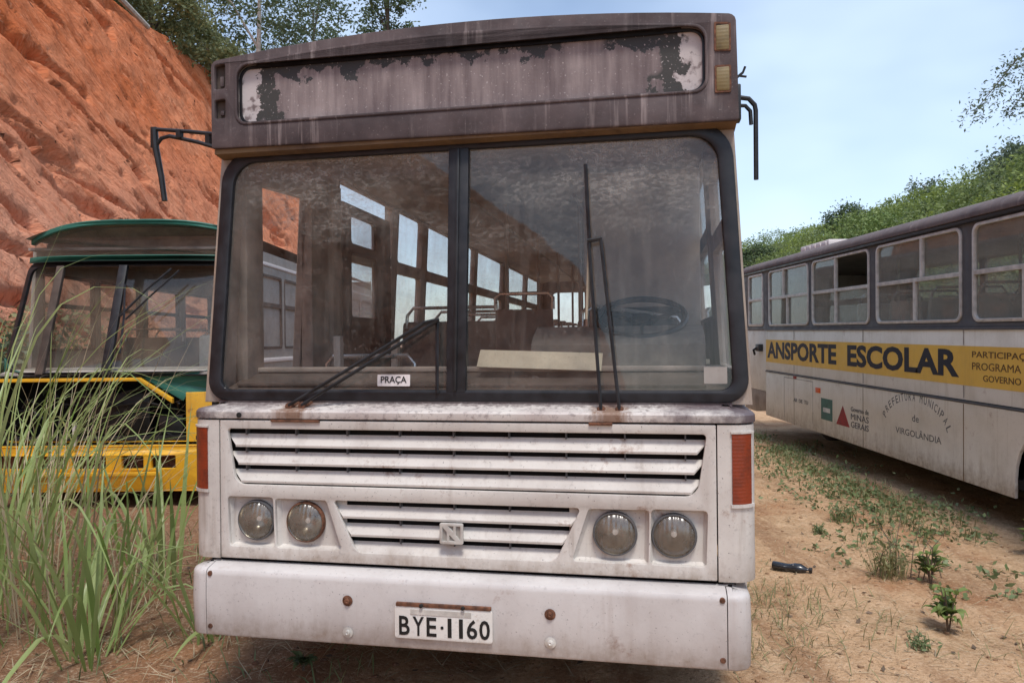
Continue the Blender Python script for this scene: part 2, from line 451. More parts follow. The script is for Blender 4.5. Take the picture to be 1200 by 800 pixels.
M_['sw'] = paint('school_white', (.76, .735, .66), (.56, .525, .44), (.40, .34, .24), .65, .65, .5, a_speck=.45, rust=.4, mud=((.58, .30, 7),))
M_['sgrey'] = paint('pillar_grey', (.085, .088, .095), (.13, .11, .10), (.16, .13, .11), .5, .5, .55, a_speck=.25)
M_['sroof'] = paint('roof_mould_brown', (.15, .12, .115), (.075, .055, .06), (.36, .30, .29), .9, .6, .75, a_speck=.5)
M_['sglass'] = dusty_glass('school_glass', (.50, .49, .43), .33, .24, trans=.35, refl=.025)
M_['band'] = paint('yellow_band', (.80, .50, .09), (.58, .34, .08), (.36, .22, .09), .5, .4, .5, a_speck=.3)
M_['navy'] = plain('letter_navy', (.022, .024, .036), .6, 0, .3, 10)
M_['grey_ink'] = plain('letter_grey', (.11, .11, .11), .7, 0, .4, 20)
M_['brown_ink'] = plain('letter_brown', (.13, .07, .025), .7, 0, .3, 20)
M_['redlogo'] = plain('logo_red', (.30, .03, .03), .6)
M_['greenlogo'] = plain('logo_green', (.06, .15, .12), .6)
M_['orange'] = plain('orange_marker', (.70, .11, .02), .5)
M_['bark'] = plain('bark', (.10, .075, .055), .9, 0, .4, 14)
M_['palebark'] = plain('pale_bark', (.40, .36, .32), .8, 0, .3, 10)
M_['leafdark'] = leaf_mat('leaf_dark', (.055, .09, .035), (.13, .17, .075), (.10, .14, .08))
M_['leafolive'] = leaf_mat('leaf_olive', (.12, .14, .055), (.27, .28, .13), (.17, .19, .085))
M_['leafbright'] = leaf_mat('leaf_bright', (.12, .19, .04), (.26, .33, .11), (.20, .26, .09))
M_['leafgrey'] = leaf_mat('leaf_greygreen', (.09, .13, .075), (.21, .25, .16), (.13, .17, .10))
M_['grass'] = leaf_mat('grass_blades', (.16, .27, .045), (.44, .54, .22), (.40, .46, .22), .42, .33, 1.3)
M_['straw'] = leaf_mat('dry_straw', (.32, .25, .15), (.60, .52, .36), (.45, .37, .25), .2, .7, 2)
M_['weed'] = leaf_mat('weed_leaf', (.10, .15, .05), (.24, .30, .14), (.18, .22, .12), .25, .5, 3)
M_['dryweed'] = leaf_mat('dry_weed', (.14, .15, .06), (.30, .30, .14), (.22, .2, .1), .25, .6, 3)
M_['twig'] = plain('twig', (.14, .10, .07), .9)
M_['bottle'] = plain('bottle_black', (.018, .02, .026), .18, 0, .2, spec=.7)

# ------------------------------------------------------------------ ground
def ax_coords(lo, hi, fine0, fine1, step, far):
    a = [fine0 + i * step for i in range(int(round((fine1 - fine0) / step)) + 1)]
    s, x = step, a[-1]
    while x < hi: s = min(s * 1.25, far); x += s; a.append(x)
    s, x = step, a[0]
    while x > lo: s = min(s * 1.25, far); x -= s; a.insert(0, x)
    return np.array(a)
def ground_h(x, y):
    near = np.exp(-((np.maximum(np.abs(x) - 9, 0)) / 4) ** 2)
    z = .10 * fbm(x * .5, y * .5, 3, 3) + .055 * fbm(x * 2.3, y * 2.3, 3, 8) + .022 * fbm(x * 9, y * 9, 3, 15)
    z = z + .03 * np.clip(fbm(x * 4.2 + 7, y * 4.2, 3, 31) - .05, 0, 1)
    return z * near
gx = ax_coords(-600, 600, -6, 6, .05, 60); gy = ax_coords(-500, 900, 2.2, 13.0, .05, 60)
GX, GY = np.meshgrid(gx, gy)
def ground_mat():
    t = NT('dirt'); o = t.vec()
    x = t.xyz()
    n1 = t.noise(o, 1.3, 6, .62); n2 = t.noise(o, 7, 6, .68); n3 = t.noise(o, 42, 5, .7)
    sand = t.mix(t.rng(n2, .32, .68), (.40, .245, .13), (.70, .49, .31))
    sand = t.mix(t.rng(n1, .40, .66), sand, (.62, .40, .235))
    red = t.mix(t.rng(n2, .3, .7), (.15, .075, .042), (.33, .185, .11))
    side = t.rng(t.math('ADD', x[0], t.rng(n1, .2, .8, -1.6, 1.6)), .2, -1.2)
    c = t.mix(t.math('MULTIPLY', side, .9), sand, red)
    patch = t.rng(t.noise(t.vec(loc=(3, 9, 0)), .9, 5, .65), .52, .66)
    c = t.mix(t.math('MULTIPLY', patch, .75), c, (.40, .195, .095))
    rut = t.rng(t.noise(t.vec(scale=(1.5, .28, 1), rot=(0, 0, R(-12)), loc=(1, 3, 0)), 1.6, 5, .65), .50, .62)
    c = t.mix(t.math('MULTIPLY', rut, .55), c, (.27, .135, .07))
    c = t.mix(t.math('MULTIPLY', t.rng(n3, .52, .66), .55), c, (.24, .135, .075))
    c = t.mix(t.math('MULTIPLY', t.rng(n3, .46, .34), .5), c, (.74, .58, .42))
    peb = t.rng(t.voro(o, 26), .18, .10)
    c = t.mix(t.math('MULTIPLY', peb, t.rng(t.noise(t.vec(loc=(1, 1, 1)), 5, 2), .5, .6, 0, .6)), c, (.20, .115, .07))
    h = t.math('ADD', t.math('MULTIPLY', n2, .6), t.math('ADD', t.math('MULTIPLY', n3, .5), t.math('MULTIPLY', peb, .25)))
    return t.done(t.bsdf(c, .95, 0, t.bump(h, .9, .05), .15))
M_['dirt'] = ground_mat()
g = link('ground', grid_mesh('ground', GX, GY, ground_h(GX, GY)), M_['dirt'], None, 180)
tag(g, 'bare sandy earth of the yard, redder towards the left', 'ground', kind='structure')
def gz(x, y): return float(ground_h(np.array([x]), np.array([y]))[0])

# ------------------------------------------------------------------ red earth bank on the left
def bank_mat():
    t = NT('red_earth'); 
    uv = lambda sc, rot=0: t.vec(scale=sc, rot=(0, 0, rot), src='UV')
    A = R(47)
    def an(sc, loc=(0, 0, 0), d=5, r=.65, dist=.5):
        k = t.n.new('ShaderNodeMapping'); t.l.new(uv((1, 1, 1), A), k.inputs[0]); k.inputs['Scale'].default_value = (*sc, 1); k.inputs['Location'].default_value = loc
        return t.noise(k.outputs[0], 1.0, d, r, dist)
    s1 = an((1.3, 6)); s2 = an((3.2, 22), (4, 1, 0), 6, .7); s3 = t.noise(uv((1, 1, 1)), 5.5, 6, .72, .6)
    big = t.noise(uv((1, 1, 1)), .40, 6, .65)
    c = t.mix(t.rng(big, .36, .64), (.70, .19, .068), (.80, .30, .15))
    v = t.n.new('ShaderNodeSeparateXYZ'); t.l.new(t.t.outputs['UV'], v.inputs[0])
    c = t.mix(t.rng(t.math('ADD', v.outputs[1], t.math('MULTIPLY', big, 5.)), 10.0, 6.0), c, (.84, .38, .235))
    c = t.mix(t.math('MULTIPLY', t.rng(s1, .50, .64), .55), c, (.52, .125, .046))
    c = t.mix(t.math('MULTIPLY', t.rng(s2, .54, .66), .55), c, (.32, .078, .03))
    c = t.mix(t.math('MULTIPLY', t.rng(s2, .45, .35), .5), c, (.88, .45, .28))
    c = t.mix(t.math('MULTIPLY', t.rng(s3, .56, .68), .45), c, (.34, .085, .034))
    pit = an((3.0, 6.5), (7, 2, 0), 4, .6)
    sp = t.rng(pit, .655, .70)
    c = t.mix(t.math('MULTIPLY', sp, .85), c, (.085, .024, .012))
    s1 = t.math('ADD', t.math('MULTIPLY', s1, .5), t.math('SUBTRACT', t.math('MULTIPLY', s3, .9), t.math('MULTIPLY', sp, .5)))
    h = t.math('ADD', s1, t.math('MULTIPLY', s2, .6))
    return t.done(t.bsdf(c, .95, 0, t.bump(h, .9, .12), .1))
sy = np.concatenate([np.arange(-32, 6, .5), np.arange(6, 27, .065), np.arange(27, 42, .3)])
tt = np.concatenate([np.arange(-.4, 11.2, .065), np.array([11.3, 11.6, 12, 12.8, 14, 17, 22, 30, 45])])
SS, TT = np.meshgrid(sy, tt)
up_ang = R(69)
on = np.clip(TT, -1, 11.2); past = np.maximum(TT - 11.2, 0)
th0 = R(47)
al, ac = SS * math.cos(th0) - TT * math.sin(th0), SS * math.sin(th0) + TT * math.cos(th0)
n_amt = np.clip((11.4 - TT) / .6, .15, 1)
disp = .45 * fbm(SS * .25, TT * .3, 3, 40) + (.16 * fbm(SS * 2.2, TT * 2.2, 3, 49) + .09 * fbm(al * 2.4, ac * 7.5, 2, 55) - .22 * np.clip(fbm(al * 2.0 + 9, ac * 4.5, 2, 58) - .17, 0, .2) / .2) * n_amt
ledge = fbm(SS * .35 + TT * .45, TT * .9 + SS * .30, 3, 60)
disp = disp - .35 * np.exp(-(ledge / .03) ** 2) * n_amt * (fbm(SS * .8, TT * .8, 2, 66) > -.02)
bend = np.where(SS > 32, ((SS - 32) / 3.2) ** 2 * 2.2, 0)
edge = .5 * fbm(SS * .4, SS * 0 + 3, 3, 70)
BX = -6.2 - np.cos(up_ang) * on + np.sin(up_ang) * disp - past * .98 - bend
BZ = np.sin(up_ang) * on + np.cos(up_ang) * disp + past * .12 + (edge + .075 * np.clip(SS - 17, -4, 14)) * np.clip((TT - 4) / 7, 0, 1)
bank = link('earth_bank', grid_mesh('earth_bank', BX, SS + .15 * disp, BZ, np.stack([SS, TT], -1)), bank_mat(), None, 180)
tag(bank, 'steep orange earth cutting with digger grooves rising behind the buses', 'hillside', kind='structure')

# ------------------------------------------------------------------ hill on the right
def hill_h(x, y):
    b = np.clip((x - 8.5) / 13.0, 0, 1); b = b * b * (3 - 2 * b)
    return 8.6 * b * (1 + .35 * fbm(y * .06, y * 0 + 2, 2, 9)) + np.maximum(x - 21, 0) * .10 + .8 * fbm(x * .3, y * .3, 3, 21) * b - .05
hx = np.concatenate([np.arange(8, 26, .6), np.array([28, 32, 40, 60])]); hy = np.concatenate([np.arange(-5, 90, 1.0), np.array([100, 120, 150])])
HX, HY = np.meshgrid(hx, hy)
t = NT('hill_soil'); o = t.vec()
hc = t.mix(t.rng(t.noise(o, .8, 6), .35, .65), (.05, .075, .025), (.12, .13, .05))
hill = link('hill', grid_mesh('hill', HX, HY, hill_h(HX, HY)), t.done(t.bsdf(hc, .95, 0, t.bump(t.noise(o, 3, 5), 1, .3), .1)), None, 180)
tag(hill, 'green overgrown hillside rising behind the school bus', 'hillside', kind='structure')

# leaf clouds: every leaf a folded rhombus
def leaves(cen, size, asp=.5, up=.35, r=rng):
    n = len(cen)
    d = r.normal(size=(n, 3)); d[:, 2] *= .7; d /= np.linalg.norm(d, axis=1)[:, None]
    w = r.normal(size=(n, 3)); w[:, 2] += up; w -= (w * d).sum(1)[:, None] * d; w /= np.linalg.norm(w, axis=1)[:, None]
    s = (size * r.uniform(.6, 1.35, n))[:, None]
    sd_ = np.cross(d, w) 
    a = cen - d * s; b = cen + sd_ * s * asp * .9 - d * s * .1; c = cen + d * s; e = cen - sd_ * s * asp * .9 - d * s * .1
    co = np.stack([a, b, c, e], 1).reshape(-1, 3)
    q = np.arange(4 * n).reshape(n, 4)
    return co, q
def clump_pts(n_cl, per, rad, cl_r, shape=None, r=rng, hollow=.45):
    u = r.normal(size=(n_cl, 3)); u /= np.linalg.norm(u, axis=1)[:, None]
    u *= (hollow + (1 - hollow) * r.random(n_cl) ** .6)[:, None]
    c = u * np.array(rad)
    k = cl_r * r.uniform(.5, 1.3, n_cl)
    p = r.normal(size=(n_cl, per, 3)) * .5 * k[:, None, None] * np.array([1, 1, .7]) + c[:, None, :]
    return p.reshape(-1, 3), c
def tree(name, label, cat, loc, h_trunk, rad, n_cl, per, cl_r, leaf, lm, bm='bark', tr=.16, lean=(0, 0), group=None, sd_=1, limbs=7):
    r = np.random.default_rng(sd_)
    root = thing(name, label, cat, loc, group=group)
    p, cc = clump_pts(n_cl, per, rad, cl_r, r=r)
    off = np.array([lean[0], lean[1], h_trunk]); p = p + off; cc = cc + off
    co, q = leaves(p, leaf, r=r)
    link('crown', fast_mesh('crown', co, q), M_[lm], root, 0)
    b = B(); top = Vector((lean[0], lean[1], h_trunk + rad[2] * .55))
    pts = [Vector((lean[0] * s ** 1.5, lean[1] * s ** 1.5, -.4 + (top.z + .4) * s)) + Vector((.12 * math.sin(5 * s + sd_), .1 * math.cos(4 * s), 0)) for s in np.linspace(0, 1, 9)]
    b.tube(pts, [tr * (1 - .8 * s) for s in np.linspace(0, 1, 9)], 8)
    for i in range(min(limbs, len(cc))):
        e = Vector(cc[i * len(cc) // limbs]); s = min(.9, max(.3, (e.z - .7 * abs(e.x - lean[0])) / (top.z + .01)))
        k = int(s * 8); a = pts[k]
        b.tube([a, a.lerp(e, .5) + Vector((0, 0, .12 * rad[2])), e], [tr * .35, tr * .22, tr * .06], 6)
    b.build('trunk', M_[bm], root)
    return root

# overgrowth on the right hill: one mass
r = np.random.default_rng(4)
pts = []
for i in range(1500):
    y = 14 + 78 * r.random() ** 1.1; x = r.uniform(9.5, 23.5)
    z = float(hill_h(np.array(x), np.array(y))); s = r.uniform(.5, 1.25)
    n = int(290 * s * s) if y < 45 else int(170 * s * s)
    p = r.normal(size=(n, 3)); p /= np.linalg.norm(p, axis=1)[:, None]; p *= (.5 + .5 * r.random(n))[:, None] ** .5
    p = p * np.array([s, s, s * r.uniform(.6, 1.1)]) + np.array([x, y, z + .25 * s]); pts.append(p)
P = np.concatenate(pts)
co, q = leaves(P, .082, .5, .8, r)
wood = link('hillside_bushes', fast_mesh('hillside_bushes', co, q), None, None, 0)
t = NT('hill_leaves')
n = t.noise(t.vec(), .30, 3, .6); n2 = t.noise(t.vec(loc=(4, 4, 4)), 1.0, 3, .6)
c = t.mix(t.island(), (.13, .18, .055), (.27, .33, .12))
c = t.mix(t.math('MULTIPLY', t.rng(n, .48, .62), .8), c, (.33, .40, .07))
c = t.mix(t.math('MULTIPLY', t.rng(n2, .52, .66), .75), c, (.26, .31, .20))
wood.data.materials.append(t.done(t.mixsh(.4, t.bsdf(c, .5, 0, None, .35), t.sh('Translucent', Color=c))))
tag(wood, 'mass of green scrub covering the hillside behind the school bus', 'bushes', kind='stuff')

def hz(x, y): return float(hill_h(np.array(x), np.array(y)))
tree('hill_tree', 'dark airy tree standing out on the ridge skyline, left of the other ridge trees', 'tree', (20, 43.5, hz(20, 43.5)), .7, (1.4, 1.5, .9), 30, 130, .6, .09, 'leafdark', sd_=3)
tree('hill_tree', 'thin scraggly tree with sparse leaves poking above the ridge', 'tree', (20, 35.8, hz(20, 35.8)), .9, (1.1, 1.1, .9), 18, 44, .45, .08, 'leafgrey', tr=.07, sd_=8)
tree('hill_tree', 'large rounded grey-green tree on the ridge at the right edge', 'tree', (20, 28.6, hz(20, 28.6)), .4, (1.4, 1.5, 1.0), 36, 190, .7, .085, 'leafgrey', sd_=13)
tree('hill_tree', 'bright yellow-green bushy tree halfway up the slope above the school bus roof', 'tree', (17, 35, hz(17, 35)), .6, (1.9, 2.2, 1.0), 44, 200, .7, .085, 'leafbright', sd_=17)
tree('hill_tree', 'small dark bush at the far foot of the hill beside the white bus', 'tree', (17.5, 53, hz(17.5, 53)), .8, (1.5, 1.5, .9), 26, 130, .6, .1, 'leafdark', sd_=19)
# tree whose drooping branch enters at the top right
def overhang():
    r = np.random.default_rng(23); root = thing('overhanging_tree', 'feathery green branch drooping into the sky at the upper right edge', 'tree', (13.6, 13.5, hz(13.6, 13.5)))
    z0 = root.location.z; b = B()
    b.tube([(0, 0, -.4), (-.1, .1, 2.5), (.1, 0, 5), (-.3, 0, 6.6)], [.2, .17, .12, .05], 8)
    tips = []
    spec = [((-2.95, 1.0), 5.75 - z0 * 0, 0)]
    main = [Vector((-.1, 0, 5.2)), Vector((-1.4, .4, 6.9)), Vector((-2.6, .8, 7.45)), Vector((-3.65, 1.0, 7.1)), Vector((-4.5, 1.05, 6.05))]
    for ms in (main, [p + Vector((.9, .3, .1)) for p in main[1:]] , [Vector((-.1, 0, 4.6)), Vector((-1.3, -.3, 5.9)), Vector((-2.2, -.3, 5.7)), Vector((-2.7, -.2, 5.1))]):
        ms = [p - Vector((0, 0, z0)) for p in ms]
        b.tube(ms, [.05 - .045 * i / (len(ms) - 1) for i in range(len(ms))], 5)
        for i in range(len(ms) - 1):
            for k in range(34):
                s = r.random(); p = ms[i].lerp(ms[i + 1], s)
                tips += [np.array(p) + r.normal(size=3) * np.array([.12, .16, .13]) + np.array([0, 0, -.05]) for _ in range(16)]
    b.build('trunk', M_['bark'], root)
    co, q = leaves(np.array(tips), .042, .4, r=r); link('crown', fast_mesh('crown', co, q), M_['leafgrey'], root, 0)
overhang()

# vegetation on top of the red bank and behind it
tree('bank_bush', 'dense olive bush overhanging the top edge of the orange bank', 'bush', (-10.9, 22.3, 11.0), .7, (1.5, 2.0, 1.35), 90, 110, .55, .075, 'leafolive', tr=.07, sd_=31)
tree('bank_bush', 'olive bush low on the bank edge, just left of the bus sign box', 'bush', (-10.3, 25.3, 10.9), .5, (1.2, 1.6, 1.3), 70, 110, .5, .075, 'leafolive', tr=.07, sd_=37)
tree('bank_bush', 'dark green shrub at the top of the frame above the pale dead log', 'bush', (-11.2, 19.6, 11.3), .7, (1.1, 1.5, 1.1), 60, 100, .5, .07, 'leafdark', tr=.07, sd_=41)
tree('bank_tree', 'tall tree with a slim pale trunk above the left end of the bus sign', 'tree', (-10.6, 30.5, 9.5), 6.5, (3.4, 2.6, 4.6), 90, 110, .9, .085, 'leafdark', 'palebark', .17, (.5, 0), sd_=43)
tree('bank_tree', 'leafy tree filling the sky gap between the pale trunk and the small treetop', 'tree', (-9.6, 36, 7.0), 8.6, (3.2, 2.6, 4.0), 60, 110, .9, .10, 'leafdark', tr=.14, sd_=47)
tree('bank_tree', 'small pointed treetop alone above the left half of the bus roof', 'tree', (-6.9, 42, 0), 20.4, (1.7, 1.5, 2.6), 42, 110, .8, .11, 'leafdark', tr=.2, sd_=53)
tree('bank_tree', 'dark tree behind the olive bushes at the top left', 'tree', (-14.5, 31, 11), 5.0, (3.2, 3.0, 4.2), 80, 80, .9, .12, 'leafdark', tr=.16, sd_=59)
b = B(); b.tube([(-10.5, 16.6, 11.05), (-10.1, 18.6, 10.75), (-9.85, 20.2, 10.35)], [.05, .09, .07], 7)
tag(b.build('fallen_log', M_['palebark']), 'pale dead log lying along the rim of the orange bank', 'log')
# scrub at the foot of the bank, seen past the yellow bus
for (x, y, s, lm, lab, sd_) in ((-6.0, 8.5, 1.0, 'leafgrey', 'grey-green shrub at the bank foot left of the yellow bus windscreen', 61), (-6.5, 10.5, 1.15, 'dryweed', 'withered brown shrub at the bank foot, just above the green one', 67)):
    tree('foot_shrub', lab, 'shrub', (x, y, 0), 1.0 * s, (.55 * s, 1.1 * s, 1.0 * s), 60, 60, .35, .05, lm, tr=.04, sd_=sd_)

# ------------------------------------------------------------------ seats, wheels (shared makers)
def seat_mesh(w=.86):
    b = B()
    b.box(-w / 2, w / 2, 0, .44, .42, .52, .03)
    b.box(-w / 2, w / 2, .40, .47, .50, 1.02, .03, Matrix.Translation((0, .4, .5)) @ Matrix.Rotation(R(-9), 4, 'X') @ Matrix.Translation((0, -.4, -.5)))
    for x in (-w / 2 + .08, w / 2 - .08): b.tube([(x, .08, 0), (x, .08, .43)], .016, 6); b.tube([(x, .38, 0), (x, .38, .43)], .016, 6)
    return b.mesh('passenger_seat')
def handle_mesh(w=.86):
    b = B(); h = w / 2 - .04
    b.tube([(-h, .47, .95), (-h, .5, 1.06), (-h + .05, .505, 1.12), (h - .05, .505, 1.12), (h, .5, 1.06), (h, .47, .95)], .014, 8)
    return b.mesh('grab_handle')
SEAT, HANDLE = seat_mesh(), handle_mesh()
for me, m in ((SEAT, 'seat'), (HANDLE, 'steel')):
    me.materials.append(M_[m]); me.polygons.foreach_set('use_smooth', [True] * len(me.polygons)); me.set_sharp_from_angle(angle=R(40))
SEATG = SEAT.copy(); SEATG.materials.clear(); SEATG.materials.append(M_['seatgrey'])
def seat(parent, x, y, z, rz=0, me=SEAT):
    s = bpy.data.objects.new('passenger_seat', me); COL.objects.link(s); s.parent = parent; s.location = (x, y, z); s.rotation_euler.z = rz
    h = bpy.data.objects.new('grab_handle', HANDLE); COL.objects.link(h); h.parent = s
def wheel(parent, x, y, r=.5, w=.26, rimm='rust'):
    b = B(); k = w / 2
    b.lathe([(r * .56, -k), (r * .9, -k), (r, -k * .7), (r, k * .7), (r * .9, k), (r * .56, k)], (x, y, r), 'x', 30)
    o = b.build('wheel', M_['tyre'], parent)
    b = B(); s = -1 if x > 0 else 1
    b.lathe([(0, -.05), (.1, -.05), (.12, -.02), (r * .4, -.02), (r * .5, -.09), (r * .565, -.1), (r * .565, .05), (0, .05)], (x, y, r), 'x', 24)
    for i in range(8): b.lathe([(0, .03 * s * 0 - .045), (.018, -.045), (.018, .0)], (x, y + r * .3 * math.cos(i * math.pi / 4), r + r * .3 * math.sin(i * math.pi / 4)), 'x', 6)
    b.build('rim', M_[rimm], o)

# ================================================================== OLD WHITE BUS (front, facing us)
# local frame: x across (left to right as seen), y depth into the bus, z up
bus = thing('old_bus', 'weathered dirty white bus facing the camera with a mouldy blank destination board', 'bus', (-.2807, 3.1819, 0), (0, 0, -.18749))
def wy(z): return .2 + .07 * (z - 1.41) / 1.21
WS = lambda a, b_, c: (a, wy(b_) - c, b_)          # c > 0: towards the viewer
FR = lambda d: (lambda a, b_, c: (a, d - c, b_))

# --- bumper: middle and two end caps, swept along the plan outline
sec = [(-.10, .668), (-.088, .670), (-.022, .654), (-.008, .648), (-.001, .638), (.001, .624), (.004, .52), (.0, .36), (-.004, .352), (-.014, .347), (-.10, .347)]
b = B(); n = 12
xs = np.linspace(-1.152, 1.152, n); b.sweep([(x, 0) for x in xs], [(0, -1)] * n, sec)
bumper = b.build('bumper', M_['bumper'], bus, 30)
for s in (-1, 1):
    path = [(s * 1.156, 0)]; nrm = [(0, -1)]
    for k in range(7):
        w = R(90 * k / 6); path.append((s * (1.18 + .07 * math.sin(w)), .07 - .07 * math.cos(w))); nrm.append((s * math.sin(w), -math.cos(w)))
    path += [(s * 1.25, .25), (s * 1.25, .5)]; nrm += [(s, 0), (s, 0)]
    B().sweep(path, nrm, sec).build('bumper_end', M_['bumper'], bus, 35)
    for z in (.632, .392): B().lathe([(0, -.006), (.010, -.006), (.012, -.001), (.012, .01)], (s * 1.135, 0, z), 'y', 12).build('bolt', M_['rust'], bumper)
for x, z in ((-.463, .546), (-.463, .407), (.437, .538), (.437, .42)):
    B().lathe([(.022, -.002), (.024, -.004), (.012, -.006), (.012, -.014), (.006, -.016), (0, -.012)], (x, -.003, z), 'y', 14).build('bolt', M_['rust'] if z > .5 else M_['alu'], bumper)
# --- licence plate
pl = thing('licence_plate', None, None); pl.parent = bus
bpy.data.objects.remove(pl)
pl = plate('licence_plate', rrect(-.242, .192, .402, .542, .012), [], .004, FR(-.014), M_['plate'], bus, .001)
TQ = lambda a, b_, c: (a, -.0165 - c, b_)
lettering('plate_letters', [('B', -.222, .417, .048, .082, .015), ('Y', -.160, .417, .050, .082, .015), ('E', -.098, .417, .044, .082, .015), ('.', -.036, .450, .014, .014, .02), ('1', -.004, .417, .017, .082, .004), ('1', .046, .417, .017, .082, .004), ('6', .080, .417, .046, .082, .015), ('0', .135, .417, .046, .082, .015)], TQ, M_['ink'], pl)
b = B(); b.box(-.236, .186, -.020, -.003, .540, .556, .003); b.build('plate_bracket', M_['rust'], pl)
b = B(); b.box(-.17, .10, -.0185, -.0165, .508, .530, 0); b.build('city_strip', M_['alu'], pl)
for x in (-.12, .065): B().lathe([(0, -.032), (.008, -.030), (.009, -.018)], (x, 0, .548), 'y', 8).build('plate_screw', M_['ink'], pl)

# --- grille panel with louvre and lamp openings
gU = rpoly([(-1.045, 1.030), (1.045, 1.030), (1.085, 1.288), (-1.085, 1.288)], [.06, .06, .015, .015])
gL = rpoly([(-.452, .736), (.452, .736), (.562, .968), (-.562, .968)], [.05, .05, .012, .012])
holes = [gU, gL]
for s in (-1, 1):
    for poly in ([(-1.078, .742), (-.852, .742), (-.858, .972), (-1.086, .972)], [(-.842, .742), (-.522, .742), (-.596, .966), (-.848, .968)]):
        p = [(s * -a, z) for a, z in poly]
        if s > 0: p = p[::-1]
        holes.append(rpoly(p, .015, 3))
panel = plate('front_panel', rrect(-1.122, 1.122, .686, 1.328, .006), holes, .022, FR(.081), M_['white'], bus, .004)
b = B()
def louvre(x0t, x1t, x0b, x1b, zt, zb):
    # zt top of the slat (inner), zb its outer lower lip
    V = []
    for (f0, f1, y, z) in ((x0t, x1t, .112, zt), (x0t, x1t, .106, zt + .003), (x0b, x1b, .0755, zb + .010), (x0b, x1b, .077, zb), (x0b, x1b, .086, zb)):
        V += [(f0, y, z), (f1, y, z)]
    n = 5
    Fc = [(2 * i, 2 * i + 1, 2 * ((i + 1) % n) + 1, 2 * ((i + 1) % n)) for i in range(n)] + [(0, 2, 4, 6, 8), (1, 9, 7, 5, 3)]
    b.add(V, Fc)
def xU(z): return 1.045 + .04 * (z - 1.03) / .258
def xL(z): return .452 + .11 * (z - .736) / .232
for zt in (1.259, 1.176, 1.093): louvre(-xU(zt) - .02, xU(zt) + .02, -xU(zt) + .035, xU(zt) - .035, zt, zt - .056)
for zt in (.940, .859, .778): louvre(-xL(zt) - .02, xL(zt) + .02, -xL(zt) + .03, xL(zt) - .03, zt, zt - .052)
gr = b.build('grille', M_['white'], bus, 30)
for x in np.arange(-1.0, 1.01, .25):
    for zt in (1.259, 1.176, 1.093) + ((.940, .859, .778) if abs(x) < .5 else ()): B().box(x - .003, x + .003, .09, .12, zt, zt + .029).build('grille_rib', M_['sgrey'], gr)
b = B(); b.box(-1.11, 1.11, .125, .14, 1.02, 1.30); b.box(-.60, .60, .125, .14, .72, .985); b.build('grille_shade', M_['dark'], bus)  # black sheets added to paint the shade behind the grille slots
# emblem: an N in a square
em = plate('emblem', rrect(-.056, .05, .797, .889, .008), [rpoly([(-.043, .810), (-.024, .810), (-.024, .850), (-.043, .870)], 0), rpoly([(.018, .836), (.037, .816), (.037, .876), (.018, .876)], 0), rpoly([(-.012, .812), (.014, .812), (-.012, .838)], 0), rpoly([(-.018, .876), (.006, .876), (.006, .852)], 0)], .012, FR(.056), M_['alu'], bus, .002)
b = B(); b.box(-.052, .046, .060, .066, .801, .885); b.build('emblem_back', M_['greyside'], em)
# headlamp recesses and lamps
for s in (-1, 1):
    for cx, w0, w1 in ((.95, .855, 1.082), (.705, .53, .845)):
        cx *= s
        x0, x1 = sorted((s * w0, s * w1))
        circ = [(cx + .089 * math.cos(a), .862 + .089 * math.sin(a)) for a in np.linspace(0, 2 * math.pi, 33)[:-1]]
        plate('lamp_recess', rrect(x0 - .02, x1 + .02, .728, .985, .004), [circ], .004, (lambda c: (lambda a, z, k: (a, .107 - k, z)))(0), M_['white'], bus, 0)
        hl = B().lathe([(.089, -.004), (.093, -.012), (.089, -.018), (.083, -.012), (.080, .004), (.072, .030), (.052, .058), (.022, .072), (.0, .073)], (cx, .098, .862), 'y', 36).build('headlight', M_['bowl'], bus)
        B().lathe([(.0935, .004), (.0945, -.010), (.0905, -.0195), (.086, -.0195)], (cx, .098, .862), 'y', 36).build('lamp_ring', M_['rust'] if s < 0 and abs(cx) < .8 else M_['sgrey'], hl)
        B().lathe([(.084, -.014), (.075, -.023), (.055, -.033), (.03, -.039), (.0001, -.041)], (cx, .098, .862), 'y', 36).build('lens', M_['headlens'], hl)
        B().lathe([(.0001, .01), (.012, .012), (.014, .03), (.01, .07)], (cx, .098, .862), 'y', 12).build('bulb', M_['paper'], hl)
# walls of the recesses
for s in (-1, 1):
    b = B()
    for poly in ([(-1.078, .742), (-.852, .742), (-.858, .972), (-1.086, .972)], [(-.842, .742), (-.522, .742), (-.596, .966), (-.848, .968)]):
        p = [(s * -a, z) for a, z in poly]; k = 4
        o_ = [(a, .088, z) for a, z in p]; c0 = sum(a for a, z in p) / 4; c1 = sum(z for a, z in p) / 4
        i_ = [(a + (c0 - a) * .12, .1055, z + (c1 - z) * .10) for a, z in p]
        b = B(); b.add(o_ + i_, [(j, (j + 1) % k, k + (j + 1) % k, k + j) for j in range(k)]); b.build('recess_wall', M_['white'], bus, 0)

